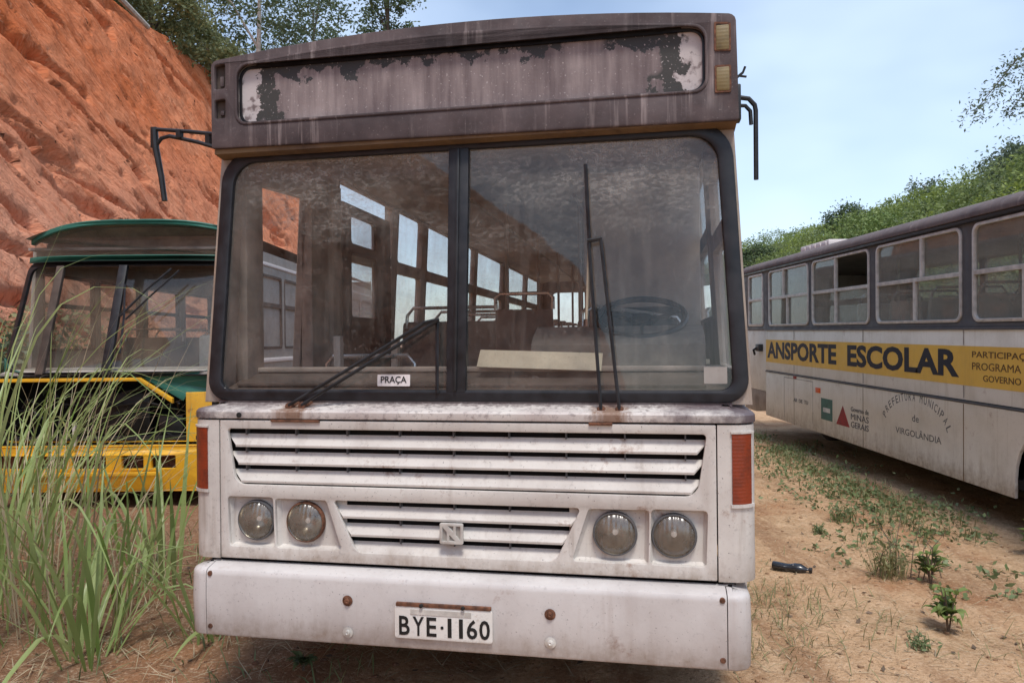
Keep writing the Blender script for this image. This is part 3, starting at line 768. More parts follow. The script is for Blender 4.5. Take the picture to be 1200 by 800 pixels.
# --- rounded front corners with amber side lamps
def corner_outline(s, x0, off, a1=90, yend=.45):
    p = [(s * x0, .07 - off)]
    for k in range(9):
        w = R(a1 * k / 8); p.append((s * (1.185 + (.098 + off) * math.sin(w)), .168 - (.098 + off) * math.cos(w)))
    if yend: p.append((s * (1.283 + off), yend))
    return p
for s in (-1, 1):
    o1 = corner_outline(s, 1.127, 0); poly = o1 + [(s * 1.24, .45), (s * 1.24, .2), (s * 1.127, .11)]
    B().prism(poly, .684, 1.328, 'xy').build('corner_panel', M_['white'], bus, 35)
    a = corner_outline(s, 1.19, .006, 50, 0)[1:]; bq = corner_outline(s, 1.19, -.012, 50, 0)[1:]
    a = [(x, y) for x, y in a if abs(x) > 1.18]; bq = [(x, y) for x, y in bq if abs(x) > 1.15]
    B().prism(a + bq[::-1], 1.005, 1.292, 'xy').build('side_lamp', M_['amber'], bus, 30)
    # pale bezel below and above the lamp
    a2 = corner_outline(s, 1.18, .009, 60, 0); b2 = corner_outline(s, 1.18, -.012, 60, 0)
    B().prism(a2 + b2[::-1], .990, 1.004, 'xy').build('lamp_bezel', M_['white'], bus, 30); B().prism(a2 + b2[::-1], 1.293, 1.302, 'xy').build('lamp_bezel', M_['white'], bus, 30)
# black boxes: shade in the gaps around panel and bumper, put into the colour
b = B(); b.box(-1.2, 1.2, .118, .16, .60, .72); b.box(-1.2, 1.2, .10, .16, 1.31, 1.345); b.box(-1.2, 1.2, .2, .5, .42, .66); b.build('gap_shade', M_['dark'], bus)
# --- belt under the windscreen: vertical band, then a sloping ledge
path = []; nrm = []
for k in range(9):
    w = R(-90 + 90 * k / 8); path.append((-1.185 + .10 * math.sin(w), .168 - .10 * math.cos(w))); nrm.append((math.sin(w), -math.cos(w)))
path = [(-1.285, .45)] + path; nrm = [(-1, 0)] + nrm
path += [(x, .068) for x in np.linspace(-1.1, 1.1, 12)]; nrm += [(0, -1)] * 12
for k in range(9):
    w = R(90 * k / 8); path.append((1.185 + .10 * math.sin(w), .168 - .10 * math.cos(w))); nrm.append((math.sin(w), -math.cos(w)))
path.append((1.285, .45)); nrm.append((1, 0))
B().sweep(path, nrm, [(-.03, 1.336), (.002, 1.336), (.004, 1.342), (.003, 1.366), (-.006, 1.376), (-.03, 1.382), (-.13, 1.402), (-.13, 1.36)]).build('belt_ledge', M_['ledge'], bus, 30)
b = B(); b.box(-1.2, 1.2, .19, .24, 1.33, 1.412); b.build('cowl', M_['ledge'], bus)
# row of small rusty lumps where the rubber meets the ledge, hinge brackets
b = B(); b.box(.60, .70, .060, .07, 1.322, 1.334, .002); b.build('hinge_bracket', M_['rust'], bus)
b = B(); b.box(-.86, -.62, .060, .07, 1.322, 1.332, .002); b.build('hinge_bracket', M_['rust'], bus)
b = B(); b.lathe([(.013, 0), (.013, -.004), (.007, -.006), (0, -.004)], (-1.02, .066, 1.352), 'y', 12); b.build('plug_hole', M_['ink'], bus)

# --- windscreen surround, rubber, glass, centre post
outer = rpoly([(-1.285, 1.400), (1.285, 1.400), (1.222, 2.70), (-1.222, 2.70)], 0)
gas_o = rpoly([(-1.262, 1.408), (1.274, 1.408), (1.214, 2.632), (-1.206, 2.632)], [.10, .10, .17, .17], 8)
gas_i = rpoly([(-1.192, 1.462), (1.206, 1.462), (1.150, 2.570), (-1.142, 2.570)], [.055, .055, .12, .12], 8)
hole = rpoly([(-1.225, 1.432), (1.238, 1.432), (1.182, 2.606), (-1.172, 2.606)], [.08, .08, .14, .14], 8)
plate('windscreen_surround', outer, [hole], .03, lambda a, z, c: (a, wy(z) + .018 - c, z), M_['pillar'], bus, .004)
plate('windscreen_rubber', gas_o, [gas_i], .030, lambda a, z, c: (a, wy(z) - .004 - c, z), M_['rubber'], bus, .010)
b = B()
post = [(-.058, 1.45), (.034, 1.45), (.046, 2.58), (-.052, 2.58)]
plate('centre_post', post, [], .034, lambda a, z, c: (a, wy(z) - .006 - c, z), M_['rubber'], bus, .008)
plate('post_rib', [(-.020, 1.46), (-.006, 1.46), (.004, 2.57), (-.010, 2.57)], [], .012, lambda a, z, c: (a, wy(z) - .030 - c, z), M_['black'], bus, .003)
gl = rpoly([(-1.21, 1.445), (-.03, 1.445), (-.03, 2.59), (-1.16, 2.59)], [.06, 0, 0, .13], 6)
gr_ = rpoly([(0, 1.445), (1.225, 1.445), (1.17, 2.59), (0, 2.59)], [0, .06, .13, 0], 6)
wsl = plate('windscreen', gl, [], .004, lambda a, z, c: (a, wy(z) + .004 - c, z), M_['ws'], bus)
wsr = plate('windscreen', gr_, [], .004, lambda a, z, c: (a, wy(z) + .004 - c, z), M_['ws'], bus)
st = plate('sticker', rrect(-.395, -.236, 1.478, 1.532, .004), [], .0016, lambda a, z, c: (a, wy(z) + .000 - c, z), M_['paper'], wsl)
lettering('sticker_letters', [('PRAÇA', -.378, 1.486, .126, .038, .012)], lambda a, z, c: (a, wy(z) - .0022 - c, z), M_['ink'], st, .001)
plate('inspection_paper', rrect(1.085, 1.182, 1.490, 1.562, .004), [], .0016, lambda a, z, c: (a, wy(z) + .000 - c, z), M_['greyside'], wsr)

# --- wipers
def bar(b, p, q, r, lift0=.03, lift1=.03):
    b.tube([(p[0], wy(p[1]) - lift0, p[1]), (q[0], wy(q[1]) - lift1, q[1])], r, 6)
def wiper(pv, tip, blade, bracket):
    b = B()
    for p, q in zip(pv, tip): bar(b, p, q, .008, .10, .05)
    bar(b, *bracket, .010, .05, .05)
    w = b.build('wiper', M_['black'], bus)
    b = B(); bar(b, blade[0], blade[1], .009, .032, .032); k = B()
    b.build('wiper_blade', M_['rubber'], w)
    for p in pv:
        B().lathe([(0, -.085), (.016, -.083), (.021, -.06), (.017, -.03), (.019, .06)], (p[0], wy(p[1]) - .02, p[1] - .005), 'y', 12).build('pivot', M_['rust'], w)
wiper([(-.79, 1.395), (-.725, 1.397)], [(-.150, 1.770), (-.092, 1.778)], [(-.098, 1.775), (-.096, 1.45)], [(-.155, 1.768), (-.085, 1.782)])
wiper([(.650, 1.385), (.728, 1.385)], [(.598, 2.11), (.650, 2.13)], [(.584, 2.465), (.600, 2.09)], [(.592, 2.118), (.655, 2.128)])
b = B(); bar(b, (.597, 2.09), (.585, 1.775), .006, .04, .035); b.build('loose_wiper_strip', M_['board'], bus)

# --- destination sign box
def arch_z(x, z): return z + .075 * max(0, 1 - (x / 1.22) ** 2) * min(1, max(0, (z - 2.76) / .24))
SG = lambda d: (lambda a, z, c: (a, d - c, arch_z(a, z)))
bx0, bx1, bz0, bz1 = -1.222, 1.240, 2.628, 3.052
lamp_holes = [rrect(-1.203, -1.147, 2.912, 3.026, .008, 2), rrect(-1.203, -1.147, 2.772, 2.860, .008, 2)]
disp_o = rrect(-1.090, 1.108, 2.738, 3.004, .055, 6)
sgn = plate('sign_box', subdiv(rpoly([(bx0, bz0), (bx1, bz0 - .022), (bx1 - .01, bz1 + .008), (bx0, bz1)], [.012, .012, .03, .03], 3)), lamp_holes + [subdiv(disp_o)], .03, SG(.195), M_['mould'], bus, .006)
plate('sign_rim', subdiv(rrect(-1.096, 1.114, 2.732, 3.010, .06, 6)), [subdiv(rrect(-1.083, 1.101, 2.745, 2.997, .05, 6))], .012, SG(.181), M_['mould'], bus, .004)
plate('destination_panel', subdiv(rrect(-1.10, 1.12, 2.73, 3.015, .05)), [], .006, SG(.216), M_['panel'], bus)
plate('panel_seal', subdiv(rrect(-1.084, 1.102, 2.744, 2.998, .05, 6)), [subdiv(rrect(-1.074, 1.092, 2.754, 2.988, .045, 6))], .010, SG(.208), M_['rubber'], bus)
hp = [(.226, 2.632), (.226, 3.045), (.30, 3.058), (.62, 3.07), (.62, 2.70), (.32, 2.632)]
xs_ = np.linspace(bx0 + .006, bx1 - .012, 25); b = B(); n = len(hp)
b.add([(x, y, arch_z(x, z)) for x in xs_ for y, z in hp], [(k * n + i, k * n + (i + 1) % n, (k + 1) * n + (i + 1) % n, (k + 1) * n + i) for k in range(24) for i in range(n)] + [tuple(range(n)), tuple(24 * n + i for i in range(n))])
b.build('sign_hood', M_['mould'], bus, 30)
# sloping ochre sill between box and windscreen
b = B(); b.prism([(.195, 2.604), (.195, 2.626), (.34, 2.628), (.34, 2.590), (.285, 2.590)], -1.214, 1.232, 'yz'); b.build('sign_sill', M_['gold'], bus, 20)
b = B()
for x0, x1, z0, z1 in ((-1.210, -1.140, 2.76, 3.035),): b.box(x0, x1, .2095, .2115, z0, z1)
b.build('empty_lamp_socket', M_['intdark'], sgn)
for z0, z1 in ((2.905, 3.012), (2.732, 2.834)):
    B().box(1.146, 1.202, .172, .19, z0, z1, .006).build('marker_lamp', M_['yellowlens'], bus)
    plate('marker_rim', rrect(1.140, 1.208, z0 - .006, z1 + .006, .006, 2), [rrect(1.148, 1.200, z0 + .002, z1 - .002, .004, 2)], .008, SG(.179), M_['rust'], bus)
for z0, z1 in ((2.772, 2.860), (2.912, 3.026)): B().box(-1.185, -1.165, .200, .209, z0 + .02, z1 - .045, .003).build('bulb_holder', M_['mould'], sgn)

# --- mirror brackets
b = B(); D = .35
b.box(-1.672, -1.640, D - .012, D + .012, 2.70, 2.808, .003)
b.tube([(-1.655, D, 2.80), (-1.648, D, 2.70), (-1.618, D, 2.55), (-1.600, D, 2.424)], [.017, .017, .015, .014], 8)
b.tube([(-1.65, D, 2.797), (-1.45, D - .01, 2.770), (-1.25, D - .03, 2.735)], .010, 8)
b.tube([(-1.64, D, 2.72), (-1.615, D, 2.748), (-1.57, D, 2.757), (-1.40, D - .015, 2.712), (-1.23, D - .04, 2.655)], .010, 8)
for x, z0, z1 in ((-1.50, 2.776, 2.738), (-1.335, 2.752, 2.692)): b.box(x - .012, x + .012, D - .03, D, z1, z0)
b.build('mirror_bracket', M_['black'], bus)
b = B()
b.box(1.225, 1.262, .30, .36, 2.64, 2.80, .006)
b.tube([(1.25, .34, 2.752), (1.30, .35, 2.745), (1.325, .35, 2.715), (1.329, .35, 2.69), (1.328, .35, 2.385)], .011, 8)
b.tube([(1.25, .34, 2.715), (1.285, .35, 2.715), (1.306, .35, 2.69), (1.309, .35, 2.63)], .009, 8)
b.tube([(1.24, .33, 2.83), (1.275, .34, 2.86), (1.285, .34, 2.885)], .006, 6); b.tube([(1.255, .335, 2.845), (1.29, .34, 2.84)], .005, 6)
b.build('mirror_bracket', M_['black'], bus)

# --- body shell
LEN = 11.0
def wall_fn(s, off=0):
    return lambda y, z, c: (s * ((1.285 if z < 1.42 else 1.285 - .070 * (z - 1.42) / 1.28) + off + c), y, z)
winL = [rrect(1.55, 2.62, 1.62, 2.78, .05, 3)] + [rrect(a, c_, 1.62, 2.78, .06, 3) for a, c_ in ((2.73, 3.40), (3.54, 4.60), (4.74, 5.40), (5.54, 7.10), (7.36, 8.95), (9.15, 10.7))]
doorL = [(.57, 1.45), (1.10, 1.45), (1.10, 2.56), (.57, 2.53)]
winR = [rrect(.36, 1.15, 1.52, 2.56, .06, 3)] + [rrect(a, c_, 1.80, 2.76, .06, 3) for a, c_ in ((1.45, 2.5), (2.75, 4.1), (4.35, 5.7), (5.95, 7.3), (7.55, 8.9), (9.15, 10.5))]
for s, holes in ((-1, winL + [doorL]), (1, winR)):
    fn = wall_fn(s, -.02)
    plate('side_wall', [(.30, 1.42), (LEN, 1.42), (LEN, 2.90), (.30, 2.90)], holes, .04, fn, M_['int'], bus, 0)
    up_ = [h for h in holes if h is not doorL]
    sk = plate('side_skin', [(.30, 1.42), (LEN, 1.42), (LEN, 2.90), (.30, 2.90)], holes, .004, wall_fn(s, .003), M_['pillar'], bus, 0)
    lo_h = [] if s > 0 else [[(.57, .45), (1.10, .45), (1.10, 1.40), (.57, 1.40)]]
    plate('side_panel', [(.455, .40), (LEN, .40), (LEN, 1.42), (.455, 1.42)], lo_h, .03, wall_fn(s, -.016), M_['white'], bus, 0)
    for h in up_:
        ys = [p[0] for p in h]; zs = [p[1] for p in h]; y0, y1, z0, z1 = min(ys), max(ys), min(zs), max(zs)
        zm = 2.30 if z0 > 1.6 else 2.2
        top = rrect(y0 + .016, y1 - .016, zm + .045, z1 - .016, .03, 2); bot = rrect(y0 + .016, y1 - .016, z0 + .02, zm - .045, .03, 2)
        w = plate('window', rrect(y0, y1, z0, z1, .06, 3), [top, bot], .05, wall_fn(s, -.02), M_['int'], bus, 0)
        plate('pane', top, [], .003, wall_fn(s, -.018), M_['sideglass'], w, 0)
        plate('pane', bot, [], .003, wall_fn(s, -.026), M_['sideglass'], w, 0)
# door posts seen as dull brown uprights; door leaf folded in behind the opening
b = B(); b.box(-1.235, -1.17, .40, .57, 1.40, 2.60, .01); b.box(-1.225, -1.15, 1.10, 1.34, .75, 2.70, .01); b.box(-1.2, -1.13, 1.36, 1.50, .75, 2.70, .01); b.build('door_post', M_['int'], bus)
leafo = rrect(1.50, 2.42, .80, 2.62, .02, 2)
dl = plate('door_leaf', leafo, [rrect(1.66, 2.12, 1.86, 2.29, .03, 3), rrect(1.66, 2.12, 2.36, 2.55, .03, 3)], .04, lambda y, z, c: (-1.15 + c, y, z), M_['intdark'], bus, .004)
plate('pane', rrect(1.64, 2.14, 1.84, 2.57, .03), [], .003, lambda y, z, c: (-1.15 + c, y, z), M_['sideglass'], dl)
# roof, ends, floor
prof = [(-1.21, 2.86), (-1.19, 2.93), (-1.10, 2.99), (-.8, 3.03), (0, 3.055), (.8, 3.03), (1.10, 2.99), (1.19, 2.93), (1.21, 2.86), (1.17, 2.86), (1.15, 2.90), (1.07, 2.95), (.8, 2.985), (0, 3.01), (-.8, 2.985), (-1.07, 2.95), (-1.15, 2.90), (-1.17, 2.86)]
b = B()
N = len(prof); V = [(x, .5, z) for x, z in prof] + [(x, LEN, z) for x, z in prof]
b.add(V, [(i, (i + 1) % N, N + (i + 1) % N, N + i) for i in range(N)] + [(i, i + 1, N - 2 - i, N - 1 - i) for i in range(N // 2 - 1)])
b.build('roof', M_['sroof'], bus)
b = B(); b.box(-1.15, 1.15, .34, LEN - .05, 2.80, 2.83); b.build('ceiling', M_['ceil'], bus)
b = B()
for s in (-1, 1): b.prism([(s * 1.19, 2.77), (s * 1.02, 2.80), (s * 1.02, 2.805), (s * 1.19, 2.80)], .34, LEN - .1, 'xz')
b.build('ceiling_cove', M_['ceil'], bus)
b = B(); b.box(-1.24, 1.24, .45, LEN - .03, .78, .84); b.build('floor', M_['intdark'], bus)
b = B(); b.box(-1.15, 1.15, .2, LEN - .1, .5, .6); b.box(-.5, .5, 1.5, LEN - 1, .38, .5); b.build('chassis', M_['dark'], bus)
plate('rear_wall', [(-1.26, .45), (1.26, .45), (1.2, 2.9), (-1.2, 2.9)], [rrect(-1.0, 1.0, 1.85, 2.6, .08)], .05, lambda a, z, c: (a, LEN + c, z), M_['int'], bus)
plate('rear_glass', rrect(-1.02, 1.02, 1.83, 2.62, .08), [], .004, lambda a, z, c: (a, LEN + c, z), M_['sideglass'], bus)
for x in (-1.09, 1.09):
    for y in (2.6, 8.6): wheel(bus, x, y, .5, .27)
# front header above the glass inside
b = B(); b.box(-1.17, 1.17, .30, .36, 2.58, 2.83); b.build('header', M_['ceil'], bus)
# --- dashboard and cab
b = B(); b.prism([(.235, 1.36), (.235, 1.455), (.30, 1.475), (.52, 1.530), (.60, 1.528), (.60, .84), (.50, .84), (.48, 1.36)], -1.20, 1.21, 'yz'); ds = b.build('dashboard', M_['intdark'], bus, 20)
b = B(); b.box(-1.18, 1.19, .50, .60, 1.531, 1.556, .006); b.build('dash_lip', M_['int'], ds)
b = B(); b.box(-1.15, .02, .262, .34, 1.470, 1.492, .008, None); b.box(-.9, 1.1, .27, .31, 1.468, 1.480); b.build('dash_ridge', M_['intdark'], ds)
b = B(); b.prism([(.58, 1.54), (.60, 1.66), (.66, 1.70), (.82, 1.755), (.95, 1.74), (.95, 1.2), (.58, 1.2)], .27, 1.12, 'yz'); b.build('instrument_binnacle', M_['binn'], bus, 25)
b = B(); b.box(.02, 1.14, .60, .63, 1.56, 1.585, .004); b.build('dash_trim', M_['board'], bus)
brd = B().box(-.30, .30, -.004, .004, -.055, .055, .002, Matrix.Translation((.335, .44, 1.588)) @ Matrix.Rotation(R(2), 4, 'Y') @ Matrix.Rotation(R(-42), 4, 'X')).build('cream_board', M_['board'])
brd.matrix_world = Matrix.Translation(bus.location) @ Matrix.Rotation(-.18749, 4, 'Z')
tag(brd, 'long cream coloured board leaning on the white bus dashboard behind the windscreen', 'board')
# steering wheel
b = B(); mt = Matrix.Translation((.815, .86, 1.80)) @ Matrix.Rotation(R(28), 4, 'X')
ring = [mt @ Vector((.225 * math.cos(a), .225 * math.sin(a), 0)) for a in np.linspace(0, 2 * math.pi, 33)]
b.tube(ring, .017, 8, False)
for a in (R(20), R(160), R(270)): b.tube([mt @ Vector((.04 * math.cos(a), .04 * math.sin(a), -.03)), mt @ Vector((.22 * math.cos(a), .22 * math.sin(a), 0))], .012, 6)
b.tube([mt @ Vector((0, 0, .0)), mt @ Vector((0, 0, -.06))], .055, 14); b.tube([mt @ Vector((0, 0, -.05)), (.815, .7, 1.2)], .03, 8)
b.build('steering_wheel', M_['wheelblk'], bus)
b = B(); b.box(.52, 1.06, 1.28, 1.40, 1.28, 1.875, .05, None, 3); b.box(.52, 1.06, .95, 1.40, 1.18, 1.29, .04); b.box(.65, .95, 1.05, 1.35, .84, 1.19); b.build('driver_seat', M_['wheelblk'], bus)
b = B(); b.tube([(.52, 1.0, 1.36), (.52, 1.0, 1.84), (.55, 1.02, 1.87), (1.0, 1.05, 1.80), (1.05, 1.05, 1.72)], .013, 8); b.build('cab_rail', M_['steel'], bus)
# partitions and rails
b = B(); b.box(.44, 1.17, 1.72, 1.75, .84, 2.76, .006); b.build('driver_partition', M_['ceil'], bus)
b = B(); b.box(-.20, .20, 1.95, 1.99, .84, 1.90, .008); b.build('partition', M_['seat'], bus)
b = B(); b.tube([(-.20, 1.97, 1.90), (-.20, 1.97, 1.98), (-.17, 1.97, 2.01), (.17, 1.97, 2.01), (.20, 1.97, 1.98), (.20, 1.97, 1.90)], .014, 8); b.build('partition_rail', M_['steel'], bus)
b = B(); b.tube([(-.99, .95, 1.40), (-.985, .95, 1.56), (-.95, .95, 1.602), (-.50, .95, 1.605), (-.46, .95, 1.56), (-.455, .95, 1.40)], .014, 8); b.build('entry_rail', M_['steel'], bus)
b = B(); b.box(-.86, -.82, .75, .80, .84, 1.72, .004); b.build('entry_post', M_['greyside'], bus)
b = B(); b.box(-.60, -.56, .95, 1.0, .84, 1.70, .004); b.build('entry_post', M_['pillar'], bus)
b = B(); b.box(-.30, .42, .62, 1.55, .84, 1.40, .06, None, 3); b.build('engine_cover', M_['intdark'], bus)
for y in np.arange(2.55, 10.2, .82):
    for x in (-.72, .72): seat(bus, x, float(y) - .3, .84)
for y in (2.9, 4.6, 6.3, 8.0, 9.6):
    for x in (-.30, .30):
        b = B(); b.tube([(x, y, .84), (x, y, 2.81)], .016, 8); b.build('grab_pole', M_['greyside'], bus)
b = B()
for x in (-.36, .36): b.tube([(x, 1.9, 2.66), (x, 10.6, 2.66)], .014, 8)
b.build('ceiling_rail', M_['greyside'], bus)

# ================================================================== YELLOW AND GREEN BUS (left, behind)
yb = thing('yellow_bus', 'yellow and green bus with a gutted front, left of the white bus', 'bus', (-4.17, 7.6, 0))
rk = lambda z: .02 + .34 * max(0, z - 1.38)               # windscreen rake
def yfn(off=0): return lambda a, z, c: (a, rk(z) + .20 * abs(a / 1.2) ** 3.5 + off - c, z)
plate('front_panel', [(-1.2, .66), (1.2, .66), (1.2, 1.19), (.80, 1.19), (.80, .69), (-1.165, .69), (-1.165, 1.19), (-1.2, 1.19)], [], .04, lambda a, z, c: (a, .0 + .20 * abs(a / 1.2) ** 3.5 - c, z), M_['yellow'], yb, .006)
pa = [(-1.20, 1.20), (-1.17, 1.35), (.365, 1.35), (.70, 1.135)]
plate('hood_edge', pa + [(.70, 1.085), (.36, 1.315), (-1.14, 1.315), (-1.165, 1.20)], [], .05, lambda a, z, c: (a, -.035 - c, z), M_['yellow'], yb, .006)
b = B(); b.box(-1.15, 1.1, .55, .60, .55, 1.36); b.box(-1.15, 1.1, .04, .58, .62, .66); b.box(-1.16, -1.13, .05, .58, .62, 1.36); b.box(1.06, 1.10, .05, .58, .62, 1.36); b.box(-1.15, 1.1, .05, .58, 1.36, 1.375); b.build('engine_bay', M_['dark'], yb)
b = B(); rr = np.random.default_rng(3)
for i in range(26):
    p = Vector((rr.uniform(-1.0, .9), rr.uniform(.12, .45), rr.uniform(.72, 1.15))); q = p + Vector(rr.normal(size=3) * np.array([.25, .05, .15])); m_ = p.lerp(q, .5) + Vector((0, -.05, .08))
    b.tube([p, m_, q], .012, 6)
b.box(-.5, .3, .30, .45, .72, 1.18, .03); b.box(.42, .7, .2, .4, .7, .95, .04); b.box(-1.0, .9, .06, .12, .70, .74)
b.build('engine', M_['black'], yb)
b = B(); b.box(-.32, -.29, -.06, -.03, .66, .90); b.build('loose_strut', M_['alu'], yb)
bh = [rrect(a, c_, .43, .56, .012, 2) for a, c_ in ((-1.10, -.78), (-.74, -.36), (-.30, .04), (.20, .42), (.50, .74))]
plate('bumper', rpoly([(-1.22, .18), (1.22, .18), (1.22, .655), (-1.22, .655)], .03), bh, .05, lambda a, z, c: (a, -.08 + .10 * (a / 1.2) ** 4 - c, z), M_['yellow'], yb, .008)
b = B(); b.box(-1.15, 1.15, .02, .05, .2, .64); b.build('bumper_backing', M_['rust'], yb)
b = B(); b.box(-1.0, .6, -.14, -.10, .36, .40, .006); b.build('bumper_bar', M_['yellow'], yb)
# green belt, windscreen, rubber
plate('green_belt', [(-1.2, 1.20), (-1.165, 1.345), (.365, 1.345), (.76, 1.10), (.80, 1.17), (1.2, 1.17), (1.2, 1.56), (1.1, 1.44), (.9, 1.40), (-.9, 1.40), (-1.1, 1.44), (-1.2, 1.56)], [], .03, lambda a, z, c: (a, .035 + .20 * abs(a / 1.2) ** 3.5 - c, z), M_['green'], yb, .004)
wo_ = subdiv(rpoly([(-1.22, 1.36), (1.22, 1.36), (1.20, 2.60), (-1.16, 2.60)], [.2, .2, .12, .12]))
wi_ = subdiv(rpoly([(-1.16, 1.41), (1.16, 1.41), (1.14, 2.54), (-1.10, 2.54)], [.17, .17, .10, .10]))
plate('windscreen_frame', wo_, [wi_], .05, yfn(.0), M_['rubber'], yb, .006)
for x in (-.02, -.72):
    plate('windscreen_post', [(x - .045, 1.39), (x + .045, 1.39), (x + .045, 2.55), (x - .045, 2.55)], [], .05, yfn(-.004), M_['rubber'] if x > -.5 else M_['intdark'], yb, .006)
yw = plate('windscreen', subdiv(rpoly([(-1.17, 1.39), (1.17, 1.39), (1.16, 2.56), (-1.16, 2.56)], [.16, .16, .05, .05])), [], .004, yfn(.004), M_['ybglass'], yb)
b = B(); f_ = yfn(-.06)
b.tube([f_(.52, 2.50, 0), f_(.30, 2.28, 0), f_(.05, 1.98, 0)], .012, 6); b.tube([f_(.60, 2.48, 0), f_(.36, 2.22, 0), f_(.12, 1.95, 0)], .010, 6)
wp = b.build('wiper', M_['black'], yb)
b = B(); b.tube([f_(.05, 2.33, .0), f_(.10, 1.98, .0), f_(.12, 1.60, 0)], .012, 6); b.build('wiper_blade', M_['rubber'], wp)
# sign strip and roof
plate('sign_strip', subdiv([(-1.16, 2.60), (1.21, 2.60), (1.21, 2.66), (-1.15, 2.66)]), [], .06, lambda a, z, c: (a, rk(2.6) + .20 * abs(a / 1.2) ** 3.5 - c, z), M_['green'], yb, .008)
arc = lambda a: 3.035 - .17 * abs((a - .10) / 1.2) ** 3
xs = np.linspace(-1.10, 1.16, 25)
plate('sign_glass', [(x, 2.66) for x in xs] + [(x, arc(x) - .03) for x in xs[::-1]], [], .01, lambda a, z, c: (a, rk(2.6) + .08 * (z - 2.66) + .20 * abs(a / 1.2) ** 3.5 - c, z), M_['ybglass'], yb)
plate('sign_back', [(x, 2.62) for x in xs] + [(x, arc(x) - .04) for x in xs[::-1]], [], .01, lambda a, z, c: (a, rk(2.6) + .22 + .20 * abs(a / 1.2) ** 3.5 - c, z), M_['int'], yb)
xs2 = np.linspace(-1.15, 1.22, 25)
plate('roof_edge', [(x, arc(x) - .04) for x in xs2] + [(x, arc(x) + .015) for x in xs2[::-1]], [], .10, lambda a, z, c: (a, rk(2.6) + .04 + .20 * abs(a / 1.2) ** 3.5 - c, z), M_['green'], yb, .012)
b = B(); N = 25; b.add([(x, .5, arc(x) + .01) for x in xs2] + [(x, 8.2, arc(x) + .01) for x in xs2], [(i, i + 1, N + i + 1, N + i) for i in range(N - 1)])
b.build('roof', M_['greyside'], yb)
b = B(); b.box(-1.18, 1.18, .6, 8.1, 2.74, 2.77); b.build('ceiling', M_['int'], yb)
ywn = [rrect(a, a + 1.05, 1.62, 2.52, .05, 3) for a in (.85, 2.0, 3.25, 4.5, 5.75, 6.95)]
for s in (-1, 1):
    plate('side_wall', [(.62, 1.35), (8.2, 1.35), (8.2, 2.78), (.75, 2.78)], ywn, .04, lambda y, z, c: (s * (1.20 + c), y, z), M_['greyside'], yb)
    plate('side_panel', [(.05, .42), (8.2, .42), (8.2, 1.35), (.05, 1.35)], [], .04, lambda y, z, c: (s * (1.20 + c), y, z), M_['greyside'], yb)
    b = B(); b.box(s * 1.222 - .012, s * 1.222 + .012, .95, 8.2, 2.62, 2.66, .004); b.box(s * 1.222 - .012, s * 1.222 + .012, .7, 8.2, 1.46, 1.51, .004); b.build('side_moulding', M_['paper'], yb)
    b = B(); b.box(s * 1.222 - .006, s * 1.222 + .006, .1, 8.2, 1.0, 1.36); b.build('side_stripe', M_['yellow'], yb)
    for h in ywn:
        ys = [p[0] for p in h]; y0, y1 = min(ys), max(ys)
        w = plate('window', rrect(y0, y1, 1.62, 2.52, .05, 3), [rrect(y0 + .03, y1 - .03, 1.65, 2.13, .03, 2), rrect(y0 + .03, y1 - .03, 2.18, 2.49, .03, 2)], .05, lambda y, z, c: (s * (1.20 + c), y, z), M_['intdark'], yb)
        plate('pane', rrect(y0 + .02, y1 - .02, 1.64, 2.50, .03), [], .003, lambda y, z, c: (s * (1.20 + c), y, z), M_['ybglass'] if s < 0 else M_['greyside'], w)
b = B(); b.box(-1.18, 1.18, 8.15, 8.2, .45, 2.98); b.build('rear_wall', M_['greyside'], yb)
b = B(); b.box(-1.18, 1.18, .6, 8.15, .72, .78); b.build('floor', M_['intdark'], yb)
b = B(); b.prism([(.10, 1.36), (.10, 1.40), (.25, 1.43), (.62, 1.44), (.62, .78), (.60, .78), (.60, 1.36)], -1.16, 1.16, 'yz'); b.build('dashboard', M_['ceil'], yb, 20)
b = B(); b.box(.45, 1.0, 1.15, 1.27, 1.15, 1.80, .05); b.build('driver_seat', M_['seatgrey'], yb)
for y in np.arange(2.0, 7.6, .85):
    for x in (-.70, .70): seat(yb, x, float(y), .78)
for x in (-1.02, 1.02): wheel(yb, x, 1.4, .46, .25); wheel(yb, x, 6.0, .46, .25)

# ================================================================== WHITE SCHOOL BUS (right, seen from its side)
# local frame: x into the bus from the visible side, y along, z up; origin below y = 9
sb = thing('school_bus', 'long dirty white school bus with a yellow lettered band, parked at the right', 'bus', (4.26, 9, 0), (.0135, 0, 0))
SD = lambda off=0.0: (lambda y, z, c: (off - c, y, z))                 # c > 0 sticks out towards us
SY0, SY1 = -6.6, 3.44
wins = [(-5.65, -3.90), (-3.78, -2.13), (-1.97, -.32), (-.16, 1.53), (1.65, 3.30)]
hl_ = [rrect(a, c_, 1.84, 2.755, .09, 5) for a, c_ in wins]
drv = [(3.50, 1.62), (4.35, 1.62), (4.35, 2.60), (4.0, 2.755), (3.50, 2.755)]
plate('window_band', [(SY0, 1.775), (4.6, 1.775), (4.6, 2.80), (SY0, 2.80)], hl_ + [rrect(3.56, 4.35, 1.84, 2.755, .06, 4)], .05, SD(.03), M_['sgrey'], sb, .004)
arch = [(-3.95, .34)] + [(-3.33 - .62 * math.cos(a) * 1.0, .50 + .56 * math.sin(a)) for a in np.linspace(0, math.pi, 17)] + [(-2.71, .34)]
sk_out = [(SY0, .34)] + [(p[0], p[1]) for p in arch] + [(SY1, .36), (SY1, 1.083), (SY0, 1.083)]
plate('skirt_panel', sk_out, [], .03, SD(.012), M_['sw'], sb, .004)
plate('upper_panel', [(SY0, 1.115), (SY1, 1.115), (SY1, 1.775), (SY0, 1.775)], [], .03, SD(.017), M_['sw'], sb, .002)
